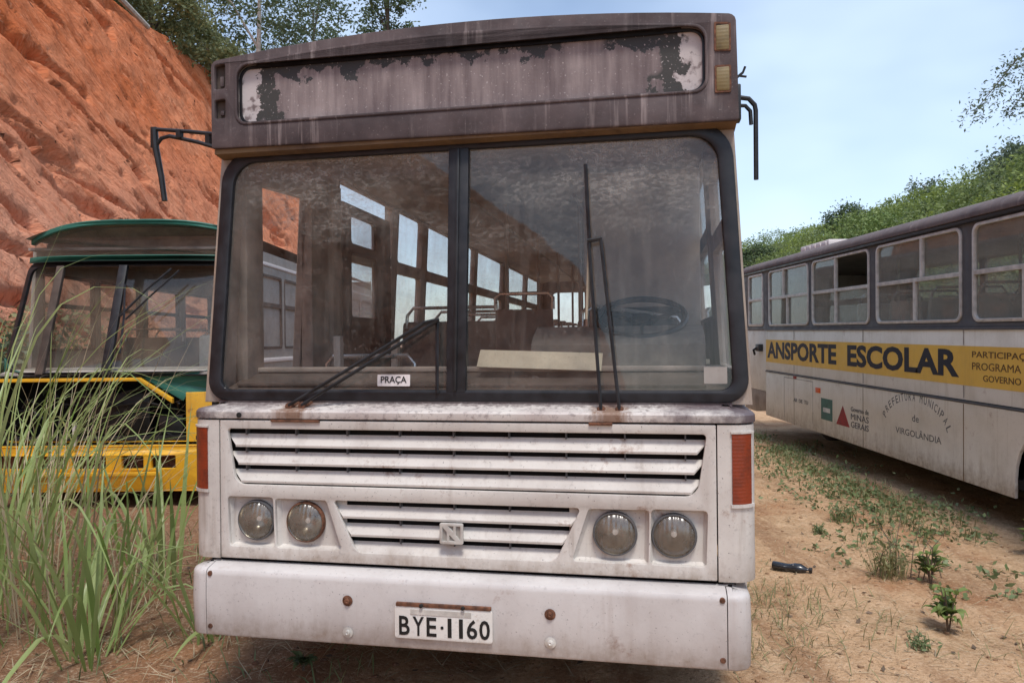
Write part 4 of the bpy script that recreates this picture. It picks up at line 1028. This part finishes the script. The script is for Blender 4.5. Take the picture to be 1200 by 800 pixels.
b = B(); b.box(.004, .03, SY0, SY1, 1.075, 1.125); b.build('moulding_groove', M_['black'], sb)
b = B(); b.box(-.012, .004, SY0, SY1, 1.087, 1.105, .002); b.build('moulding', M_['sgrey'], sb)
b = B(); b.box(-.014, .004, SY0, SY1, 1.772, 1.795, .003); b.build('window_rail', M_['sgrey'], sb)
b = B(); b.box(-.0012, .002, SY0, SY1 - .01, 1.252, 1.622); bd = b.build('lettered_band', M_['band'], sb)
LT = lambda y, z, c: (-.0016 - c, y, z)
TX = lambda a, z, c: (-.0018 - c, -a, z)           # text runs towards -y
def TXt(y_left): return y_left
lettering('band_letters', [('ANSPORTE', -3.36, 1.318, 2.62, .272, .036)], TX, M_['navy'], bd)
lettering('band_letters', [('ESCOLAR', -.42, 1.318, 2.35, .272, .036)], TX, M_['navy'], bd)
lettering('programme_letters', [('PARTICIPAÇÃO', 2.13, 1.505, .92, .085, .007), ('PROGRAMA', 2.13, 1.405, .66, .068, 0), ('GOVERNO', 2.29, 1.305, .50, .058, .006)], TX, M_['brown_ink'], bd)
# panel seams, access door, logos
TK = lambda a, z, c: (-.0046 - c, -a, z)
for y in (.0, 2.2, -2.0): 
    b = B(); b.box(-.0045, .001, y - .006, y + .006, .345, 1.075); b.build('panel_seam', M_['gold'], sb)
    b = B(); b.box(-.0046, .0, y - .005, y + .005, 1.63, 1.77); b.box(-.0046, .0, y - .004, y + .004, 1.13, 1.25); b.build('panel_seam', M_['greyside'], sb)
b = B(); b.box(-.0048, 0, 2.60, 2.612, .42, 1.05); b.box(-.0048, 0, 1.50, 1.508, .45, 1.05); b.box(-.0047, 0, 1.5, 2.6, 1.04, 1.05); b.build('flap_seam', M_['greyside'], sb)
lettering('flap_letters', [('AR  DE  TU', -2.22, .70, .55, .055, .004)], TK, M_['grey_ink'], sb)
b = B(); b.box(-.010, 0, 1.24, 1.40, .905, .975, .003); b.build('marker_lamp', M_['orange'], sb)
b = B(); b.box(-.010, 0, 2.10, 2.22, 1.045, 1.095, .003); b.build('marker_lamp', M_['redlogo'], sb)
b = B(); b.box(-.0048, 0, .86, 1.22, .555, .845); lg = b.build('green_logo', M_['greenlogo'], sb)
b = B(); b.box(-.0065, -.004, .93, 1.15, .66, .72); b.build('logo_mark', M_['seatgrey'], lg)
plate('red_logo', [(-.74, .545), (-.36, .545), (-.55, .80)], [], .003, TK, M_['redlogo'], sb)
lettering('government_letters', [('Governo de', -.32, .755, .46, .06, .004), ('MINAS', -.32, .655, .46, .075, 0), ('GERAIS', -.32, .555, .46, .075, .006)], TK, M_['grey_ink'], sb)
its = []
def arc_text(txt, a0, a1, cx, cz, rx, rz_, h, w):
    q = np.linspace(a0, a1, 400); px_, pz = cx + rx * np.cos(q), cz + rz_ * np.sin(q)
    L = np.concatenate([[0], np.cumsum(np.hypot(np.diff(px_), np.diff(pz)))]); adv = [(.45 if ch in 'I' else .8 if ch == ' ' else 1.0) for ch in txt]
    tot = sum(adv); d = 0
    for ch, k in zip(txt, adv):
        a = np.interp((d + k / 2) / tot * L[-1], L, q); d += k
        if ch == ' ': continue
        x, z = cx + rx * math.cos(a), cz + rz_ * math.sin(a); tg = math.atan2(rz_ * math.cos(a), -rx * math.sin(a)) + math.pi; ww = w * (.25 if ch == 'I' else 1)
        its.append((ch, x - ww / 2 * math.cos(tg), z - ww / 2 * math.sin(tg), ww, h, 0 if ch == 'M' else .007, tg))
arc_text('PREFEITURA MUNICIPAL', R(172), R(6), 1.14, .72, .60, .30, .085, .052)
its += [('de', 1.10, .80, .13, .075, .008), ('VIRGOLÂNDIA', .76, .635, .88, .088, .009)]
lettering('town_letters', its[:-2], TX, M_['grey_ink'], sb)
for it in its[-2:]: lettering('town_letters', [it], TX, M_['grey_ink'], sb)
# window frames and panes
rr = np.random.default_rng(9)
upm = [.62, .30, .42, .55, .6]; lom = [.55, .42, .5, .45, .5]
for k, (a, c_) in enumerate(wins):
    zb, zt, zm = 1.84, 2.755, 2.30 if k else 2.27
    ymu = c_ - (c_ - a) * (1 - upm[k]); yml = c_ - (c_ - a) * lom[k]
    e = .035
    hs = [rpoly([(a + e, zm + .022), (ymu - .02, zm + .022), (ymu - .02, zt - e), (a + e, zt - e)], [0, 0, 0, .07]), rpoly([(ymu + .02, zm + .022), (c_ - e, zm + .022), (c_ - e, zt - e), (ymu + .02, zt - e)], [0, 0, .07, 0]),
          rpoly([(a + e, zb + e), (yml - .018, zb + e), (yml - .018, zm - .022), (a + e, zm - .022)], [.07, 0, 0, 0]), rpoly([(yml + .018, zb + e), (c_ - e, zb + e), (c_ - e, zm - .022), (yml + .018, zm - .022)], [0, .07, 0, 0])]
    w = plate('window', rrect(a + .004, c_ - .004, zb + .004, zt - .004, .09, 5), hs, .04, SD(.012), M_['alu'], sb, .005)
    for j, h in enumerate(hs):
        if (k, j) in ((3, 0), (0, 3), (1, 2)): continue          # panes that are gone or slid open
        g_ = [(p[0], p[1]) for p in h]; plate('pane', g_, [], .003, SD(.02 if j % 2 else .026), M_['sglass'], w)
w = plate('window', rrect(3.565, 4.345, 1.845, 2.75, .06, 4), [rrect(3.61, 4.30, 1.89, 2.28, .04, 3), rrect(3.61, 4.30, 2.33, 2.71, .04, 3)], .04, SD(.012), M_['alu'], sb, .005)
plate('pane', rrect(3.60, 4.31, 1.88, 2.72, .04), [], .003, SD(.022), M_['sglass'], w)
# front corner of the bus, ochre below
plate('front_corner', [(3.46, .75), (4.6, .75), (4.6, 1.775), (3.46, 1.775)], [], .03, SD(.030), M_['sw'], sb, .004)
plate('front_corner_skirt', [(3.46, .42), (4.0, .36), (4.6, .36), (4.6, .745), (3.46, .745)], [], .03, SD(.034), M_['pillar'], sb, .004)
b = B(); b.box(-.06, .02, 3.62, 3.80, 1.42, 1.54, .01); b.tube([(-.03, 3.72, 1.5), (-.09, 3.80, 1.44), (-.05, 3.86, 1.36)], .02, 6); b.build('door_latch', M_['black'], sb)
b = B(); b.box(.02, 2.48, 4.6, 4.66, .4, 2.80, .02); b.build('front_end', M_['sw'], sb)
b = B(); b.box(.03, 2.47, SY0 - .06, SY0 - .003, .4, 2.80, .02); b.build('rear_end', M_['sw'], sb)
# roof with drip edge
pr = [(-.045, 2.805), (-.05, 2.835), (-.035, 2.875), (.05, 2.93), (.25, 2.99), (.7, 3.04), (1.25, 3.06), (1.8, 3.04), (2.25, 2.99), (2.45, 2.93), (2.53, 2.875), (2.545, 2.83), (2.53, 2.80), (.02, 2.80)]
b = B(); N = len(pr); b.add([(x, SY0, z) for x, z in pr] + [(x, 4.64, z) for x, z in pr], [(i, (i + 1) % N, N + (i + 1) % N, N + i) for i in range(N)] + [tuple(range(N)), tuple(range(2 * N - 1, N - 1, -1))])
b.build('roof', M_['sroof'], sb, 50)
b = B(); b.box(-.03, .02, SY0, 4.6, 2.765, 2.803, .004); b.build('drip_rail', M_['black'], sb)  # rail coloured black to paint in the shade under the roof overhang
b = B(); b.box(.55, 1.25, 2.25, 3.35, 3.035, 3.15, .02)
for i in range(5): b.box(.535, .56, 2.32 + i * .2, 2.44 + i * .2, 3.06, 3.12, .006)
b.build('roof_vent', M_['paper'], sb)
# inside
b = B(); b.box(.06, 2.44, SY0, 4.5, .72, .78); b.build('floor', M_['intdark'], sb)
b = B(); b.box(.04, 2.46, SY0, 4.5, 2.76, 2.79); b.build('ceiling', M_['int'], sb)
b = B(); b.box(.03, 2.47, SY0, 4.55, .42, .5); b.build('chassis', M_['dark'], sb)
plate('far_wall', [(SY0, .4), (4.6, .4), (4.6, 2.80), (SY0, 2.80)], hl_, .04, SD(2.48), M_['int'], sb)
fw = plate('far_glass', [(SY0 + .3, 1.82), (3.4, 1.82), (3.4, 2.77), (SY0 + .3, 2.77)], [], .003, SD(2.47), M_['sideglass'], sb)
for i, y in enumerate(np.arange(-5.6, 3.2, .80)):
    for x in (.55, 1.95): seat(sb, x, float(y) + .1, 1.10, math.pi, SEATG)
for y in (-4.2, -1.4, 1.0, 3.0):
    b = B(); b.tube([(.95, y, .78), (.95, y, 2.76)], .018, 8); b.build('grab_pole', M_['steel'], sb)
b = B()
b.lathe([(.56, .0), (.60, .03), (.60, .5), (.55, .5)], (0.03, -3.33, .5), 'x', 28); b.build('wheel_well', M_['intdark'], sb)
for y in (-3.33, 2.9):
    for x in (.30 if y < 0 else .9, 2.2): wheel(sb, x, y, .47, .26)

# ================================================================== small things and ground cover
def blades(specs, seg=8, r=rng):
    """specs rows: x, y, z, azimuth, lean (rad from vertical), length, width, droop"""
    n = len(specs); sp = np.asarray(specs, float); t = np.linspace(0, 1, seg + 1)
    az_, ln, L, w, dr = sp[:, 3], sp[:, 4], sp[:, 5], sp[:, 6], sp[:, 7]
    kk = r.uniform(.25, .95, n)[:, None]; kw = r.uniform(.05, .5, n)[:, None]
    ang = ln[:, None] + dr[:, None] * (.45 * t[None, :] ** 2 + .75 * np.clip((t[None, :] - kk) / kw, 0, 1))
    ds = L[:, None] / seg
    rad = np.cumsum(np.sin(ang) * ds, 1) - np.sin(ang[:, :1]) * ds; zz = np.cumsum(np.cos(ang) * ds, 1) - np.cos(ang[:, :1]) * ds
    tw = r.normal(0, .25, n)[:, None] * t[None, :]
    cx, cy = np.cos(az_)[:, None], np.sin(az_)[:, None]
    X = sp[:, 0:1] + rad * cx; Y = sp[:, 1:2] + rad * cy; Z = sp[:, 2:3] + zz
    wid = w[:, None] * .5 * np.clip(np.minimum(.35 + 2.2 * t, 1) * (1 - t ** 2.2), .02, 1)[None, :]
    sa = az_[:, None] + math.pi / 2 + tw
    sx, sy_ = np.cos(sa) * wid, np.sin(sa) * wid
    lift = wid * .45
    co = np.stack([np.stack([X - sx, Y - sy_, Z + lift], -1), np.stack([X, Y, Z], -1), np.stack([X + sx, Y + sy_, Z + lift], -1)], 2)   # n, seg+1, 3, 3
    base = (np.arange(n) * (seg + 1) * 3)[:, None, None]
    j = np.arange(seg)[None, :, None] * 3; k = np.arange(2)[None, None, :]
    i0 = base + j + k
    q = np.stack([i0, i0 + 1, i0 + 4, i0 + 3], -1).reshape(-1, 4)
    return co.reshape(-1, 3), q
def tussock(x, y, n, h, spread, wid, r, lean=(.05, .55), droop=(.2, 1.9)):
    out = []
    for i in range(n):
        a = r.uniform(0, 2 * math.pi); d = spread * r.random() ** .7
        px_, py_ = x + d * math.cos(a), y + d * math.sin(a)
        L = h * r.uniform(.55, 1.15)
        out.append((px_, py_, gz(px_, py_) - .02, a + r.normal(0, .7), r.uniform(*lean), L, wid * r.uniform(.5, 1.3), r.uniform(*droop)))
    return out
def grass_thing(name, label, cat, specs, m, seg=9, group=None, stuff=False):
    co, q = blades(specs, seg); me = fast_mesh(name, co, q); o = link(name, me, M_[m], None, 180)
    return tag(o, label, cat, group, 'stuff' if stuff else None)
r = np.random.default_rng(77)
# tall guinea grass in front of the yellow bus: one mass
sp = []
for (x, y, n, h, s) in ((-2.9, 4.35, 26, 2.1, .28), (-3.35, 4.8, 38, 2.6, .35), (-3.95, 5.6, 34, 2.5, .5), (-2.5, 4.7, 9, 1.1, .3), (-3.1, 5.6, 10, 1.6, .5), (-4.4, 6.3, 34, 2.4, .5), (-3.05, 4.0, 30, 2.4, .25)):
    sp += tussock(x, y, n, h, s, .025, r, (.0, .45), (.05, 1.9))
grass_thing('tall_grass', 'mass of tall green grass in front of the yellow bus', 'grass', sp, 'grass', 12, stuff=True)
sp = []
for (x, y, n, h, s) in ((-2.85, 4.4, 40, 1.7, .4), (-3.4, 5.0, 50, 2.2, .5), (-2.4, 4.5, 22, .9, .4), (-4.0, 5.9, 36, 2.0, .6)):
    sp += tussock(x, y, n, h, s, .010, r, (.05, .75), (.0, 1.2))
grass_thing('dry_grass', 'dry straw coloured stalks among the tall grass', 'grass', sp, 'straw', 8, stuff=True)
grass_thing('grass_tussock', 'broad-bladed light green tussock with arching leaves nearest the lower left corner', 'grass clump', tussock(-2.35, 4.05, 34, 1.15, .18, .030, r, (.08, .8), (.2, 2.4)), 'grass', 10)
grass_thing('grass_tussock', 'small clump of broad upright grass blades against the left end of the bumper', 'grass clump', tussock(-1.80, 4.30, 18, .95, .12, .036, r, (.1, .6), (.3, 1.5)), 'grass', 10)
grass_thing('grass_tussock', 'broad-bladed green tussock in front of the right corner of the yellow bumper', 'grass clump', tussock(-2.45, 5.2, 20, 1.3, .22, .032, r, (.15, .8), (.3, 1.9)), 'grass', 10)
# withered litter on the left ground
sp = []
for i in range(4200):
    x, y = r.uniform(-5.2, .3), 3.0 + 5.5 * r.random() ** 1.3
    if fbm(np.array([x * .8]), np.array([y * .8]), 2, 5)[0] < -.06: continue
    sp.append((x, y, gz(x, y) + .004 + .02 * r.random(), r.uniform(0, 6.28), r.uniform(1.1, 1.62), r.uniform(.05, .24), r.uniform(.003, .008), r.uniform(-.3, .4)))
grass_thing('dead_grass_litter', 'dead flattened grass littering the earth at the left', 'litter', sp, 'straw', 3, stuff=True)
sp = []
for i in range(900):
    x, y = r.uniform(-4.6, -.6), 3.1 + 3.5 * r.random() ** 1.2
    sp.append((x, y, gz(x, y), r.uniform(0, 6.28), r.uniform(.2, 1.1), r.uniform(.06, .22), r.uniform(.005, .012), r.uniform(0, 1)))
grass_thing('short_grass', 'sparse short grass between the tussocks at the left', 'grass', sp, 'weed', 4, stuff=True)

# ground weeds along the school bus: low leafy cover
pts = []; sp = []
for i in range(290):
    y = 5.6 + 7.5 * r.random(); xc = 3.85 + .05 * (y - 6) - .25; x = xc + r.normal(0, .34)
    if fbm(np.array([x * 1.1]), np.array([y * 1.1]), 2, 91)[0] < -.02: continue
    n = r.integers(8, 26); s = r.uniform(.05, .15)
    pts.append(r.normal(size=(n, 3)) * np.array([s, s, s * .35]) + np.array([x, y, gz(x, y) + s * .45]))
    for k in range(5): sp.append((x + r.normal(0, .1), y + r.normal(0, .1), gz(x, y), r.uniform(0, 6.28), r.uniform(.1, .9), r.uniform(.07, .24), .008, r.uniform(0, 1)))
for (x0, x1, y0, y1, n) in ((2.5, 3.6, 7.2, 11, 60), (2.9, 3.6, 6.2, 7.4, 50), (2.2, 3.0, 8.0, 9.6, 40), (1.3, 3.6, 3.8, 7, 70)):
    for i in range(n):
        x, y = r.uniform(x0, x1), r.uniform(y0, y1)
        if fbm(np.array([x * 1.3]), np.array([y * 1.3]), 2, 95)[0] < .07: continue
        m_ = r.integers(6, 16); s = r.uniform(.04, .1)
        pts.append(r.normal(size=(m_, 3)) * np.array([s, s, s * .3]) + np.array([x, y, gz(x, y) + s * .35]))
P = np.concatenate(pts); co, q = leaves(P, .026, .55, .9, r)
tag(link('ground_weeds', fast_mesh('ground_weeds', co, q), M_['weed'], None, 0), 'low leafy weeds creeping over the sand along the school bus', 'weeds', kind='stuff')
grass_thing('weed_grass', 'thin grass growing through the low weeds by the school bus', 'grass', sp, 'dryweed', 4, stuff=True)
sp = []
for (x, y, n, s) in ((1.42, 4.75, 230, .30), (1.75, 4.55, 120, .22), (1.35, 4.0, 90, .2), (1.62, 5.6, 60, .25), (2.6, 3.9, 70, .4), (1.9, 4.0, 60, .35), (1.5, 6.6, 50, .3)):
    for i in range(n):
        px_, py_ = x + r.normal(0, s), y + r.normal(0, s)
        sp.append((px_, py_, gz(px_, py_), r.uniform(0, 6.28), r.uniform(.2, 1.2), r.uniform(.05, .17), .006, r.uniform(0, .9)))
grass_thing('sparse_grass', 'thin yellowing grass patch on the sand beside the right bumper end', 'grass', sp, 'dryweed', 4, stuff=True)

def needle_bush(name, label, x, y, n, h, s, m):
    sp = [(x + r.normal(0, s * .25), y + r.normal(0, s * .25), gz(x, y), r.uniform(0, 6.28), abs(r.normal(0, .55)), h * r.uniform(.5, 1.1), .008, r.uniform(-.1, .5)) for _ in range(n)]
    co, q = blades(sp, 4)
    tips = np.array([[p[0] + p[5] * math.sin(p[4]) * math.cos(p[3]) * k, p[1] + p[5] * math.sin(p[4]) * math.sin(p[3]) * k, p[2] + p[5] * math.cos(p[4]) * k] for p in sp for k in (.55, .7, .8, .95)])
    c2, q2 = leaves(tips + r.normal(0, .006, tips.shape), .016, .35, r=r)
    o = link(name, fast_mesh(name, np.concatenate([co, c2]), np.concatenate([q, q2 + len(co)])), M_[m], None, 0)
    return tag(o, label, 'weed')
def broad_plant(label, x, y, n, h, leaf, m, droop=.8, sd_=1):
    r2 = np.random.default_rng(sd_); root = thing('leafy_plant', label, 'plant', (x, y, gz(x, y)))
    st_ = B(); sp = []
    for i in range(n):
        a = r2.uniform(0, 6.28); k = r2.uniform(.05, .35); L = h * r2.uniform(.5, 1.0)
        e = Vector((math.cos(a) * k * L, math.sin(a) * k * L, L)); st_.tube([(0, 0, -.02), e * .5 + Vector((0, 0, .03)), e], [.005, .004, .003], 5)
        for j in range(5):
            s = r2.uniform(.35, 1.0); p = e * s
            sp.append((p.x, p.y, p.z, a + r2.normal(0, 1.4), r2.uniform(.6, 1.3), leaf * r2.uniform(.7, 1.3), leaf * .55, droop * r2.uniform(.4, 1.3)))
    st_.build('stem', M_['twig'], root)
    co, q = blades(sp, 5, r2); link('leaves', fast_mesh('leaves', co, q), M_[m], root, 180)
    return root
needle_bush('weed_bush', 'bushy grey-green weed with fine upright stems on the sand', 2.60, 5.14, 90, .27, .22, 'dryweed')
broad_plant('leafy green weed with broad leaves just right of the bushy grey-green weed', 2.83, 5.03, 7, .27, .085, 'leafbright', .8, 3)
broad_plant('drooping pale green plant at the lower right, nearest the camera', 2.46, 4.20, 7, .25, .10, 'leafbright', 1.7, 4)
broad_plant('broad green leaf sprout at the right edge by the school bus wheel', 4.02, 5.72, 4, .26, .14, 'leafbright', .6, 6)
broad_plant('small dark green plant under the left half of the white bumper', -1.10, 3.84, 6, .10, .07, 'weed', .9, 7)
needle_bush('weed_tuft', 'tiny round green tuft alone on the sand near the black bottle', 2.63, 6.37, 30, .10, .08, 'weed')
needle_bush('weed_tuft', 'low green tuft at the far side of the bare sand', 3.0, 6.75, 60, .17, .2, 'weed')
needle_bush('weed_tuft', 'small tuft beside the right end of the bus, behind the side lamp', 1.72, 6.55, 40, .12, .15, 'weed')
needle_bush('weed_tuft', 'low tuft at the bottom right corner of the sand', 2.16, 3.95, 26, .09, .12, 'weed')
# bare twigs by the leafy weed
b = B()
for i in range(9):
    x, y = 2.75 + r.normal(0, .1), 5.2 + r.normal(0, .1); a = r.uniform(0, 6.28); h = r.uniform(.25, .42)
    b.tube([(x, y, gz(x, y)), (x + .05 * math.cos(a), y + .05 * math.sin(a), h * .6), (x + .16 * math.cos(a), y + .16 * math.sin(a), h)], [.004, .003, .0015], 5)
tag(b.build('dry_twigs', M_['twig']), 'dry bare twigs standing behind the leafy green weed', 'twigs')
# crushed black bottle
bt = thing('bottle', 'crushed black plastic bottle lying on the sand right of the bumper', 'bottle', (1.97, 5.28, gz(1.97, 5.28) + .035), (0, 0, R(-32)))
b = B(); b.lathe([(0, -.125), (.030, -.122), (.037, -.10), (.036, -.03), (.031, .0), (.037, .03), (.036, .07), (.022, .105), (.014, .115), (.014, .128)], (0, 0, 0), 'x', 16)
b.v = [(x, y * 1.1, z * (.72 + .2 * math.sin(x * 30))) for x, y, z in b.v]; b.build('bottle_body', M_['bottle'], bt)
b = B(); b.lathe([(.016, .126), (.017, .130), (.017, .146), (0, .147)], (0, 0, 0), 'x', 14); b.build('cap', M_['black'], bt)
b = B(); b.box(.020, .045, -.024, .024, .0215, .0255, .001); b.build('bottle_label', M_['paper'], bt)
P = []
for i in range(420):
    x, y = r.uniform(-3.5, 4.2), 3.2 + 6 * r.random() ** 1.4
    P.append((x, y, gz(x, y) + .008))
co, q = leaves(np.array(P), .022, .5, 3.0, r); co[:, 2] = np.maximum(co[:, 2], np.repeat(np.array(P)[:, 2], 4) - .004)
tag(link('dry_leaves', fast_mesh('dry_leaves', co, q), M_['twig'], None, 0), 'small dry brown leaves scattered over the earth', 'leaves', kind='stuff')
# stones and clods
def clods(name, label, n, area, size, m, sd_):
    r2 = np.random.default_rng(sd_); V, Fc = [], []
    bm = bmesh.new(); bmesh.ops.create_icosphere(bm, subdivisions=1, radius=1); bm.verts.index_update()
    bv = np.array([v.co[:] for v in bm.verts]); bf = np.array([[v.index for v in f.verts] for f in bm.faces]); bm.free()
    cs, fs = [], []
    for i in range(n):
        x, y = r2.uniform(area[0], area[1]), area[2] + (area[3] - area[2]) * r2.random() ** 1.5; s = size * r2.uniform(.3, 1) ** 2
        c_ = bv * (1 + r2.normal(0, .18, (len(bv), 1))) * s * np.array([1.2, .9, .6]) + np.array([x, y, gz(x, y) + s * .15]); cs.append(c_); fs.append(bf + i * len(bv))
    return tag(link(name, fast_mesh(name, np.concatenate(cs), np.concatenate(fs)), M_[m], None, 180), label, 'stones', kind='stuff')
M_['clod'] = plain('earth_clod', (.27, .16, .09), .95, 0, .5, 20)
M_['clodred'] = plain('red_clod', (.17, .085, .05), .95, 0, .5, 20)
clods('sand_clods', 'small earth clods and pebbles strewn on the sand at the right', 800, (.9, 4.3, 3.2, 9), .014, 'clod', 5)
clods('red_clods', 'small reddish clods strewn on the earth at the left', 900, (-4.5, .6, 3.1, 7), .018, 'clodred', 6)
sp = []
for i in range(900):
    x, y = r.uniform(1.1, 4.0), 3.2 + 5.5 * r.random() ** 1.4
    sp.append((x, y, gz(x, y) + .006, r.uniform(0, 6.28), r.uniform(1.3, 1.62), r.uniform(.03, .15), r.uniform(.003, .007), r.uniform(-.2, .3)))
grass_thing('twig_litter', 'thin dry twigs and straw scattered on the sand at the right', 'litter', sp, 'straw', 3, stuff=True)

# look-alikes belong to groups
GROUPS = {'hill_tree': 'trees on the hill behind the school bus', 'bank_tree': 'trees behind the orange bank', 'bank_bush': 'bushes on the rim of the orange bank', 'foot_shrub': 'shrubs at the foot of the bank',
          'leafy_plant': 'leafy plants on the bare earth', 'weed_tuft': 'small weed tufts on the sand', 'grass_tussock': 'broad-bladed grass tussocks'}
for o in COL.objects:
    k = o.name.split('.')[0]
    if o.parent is None and k in GROUPS: o['group'] = GROUPS[k]
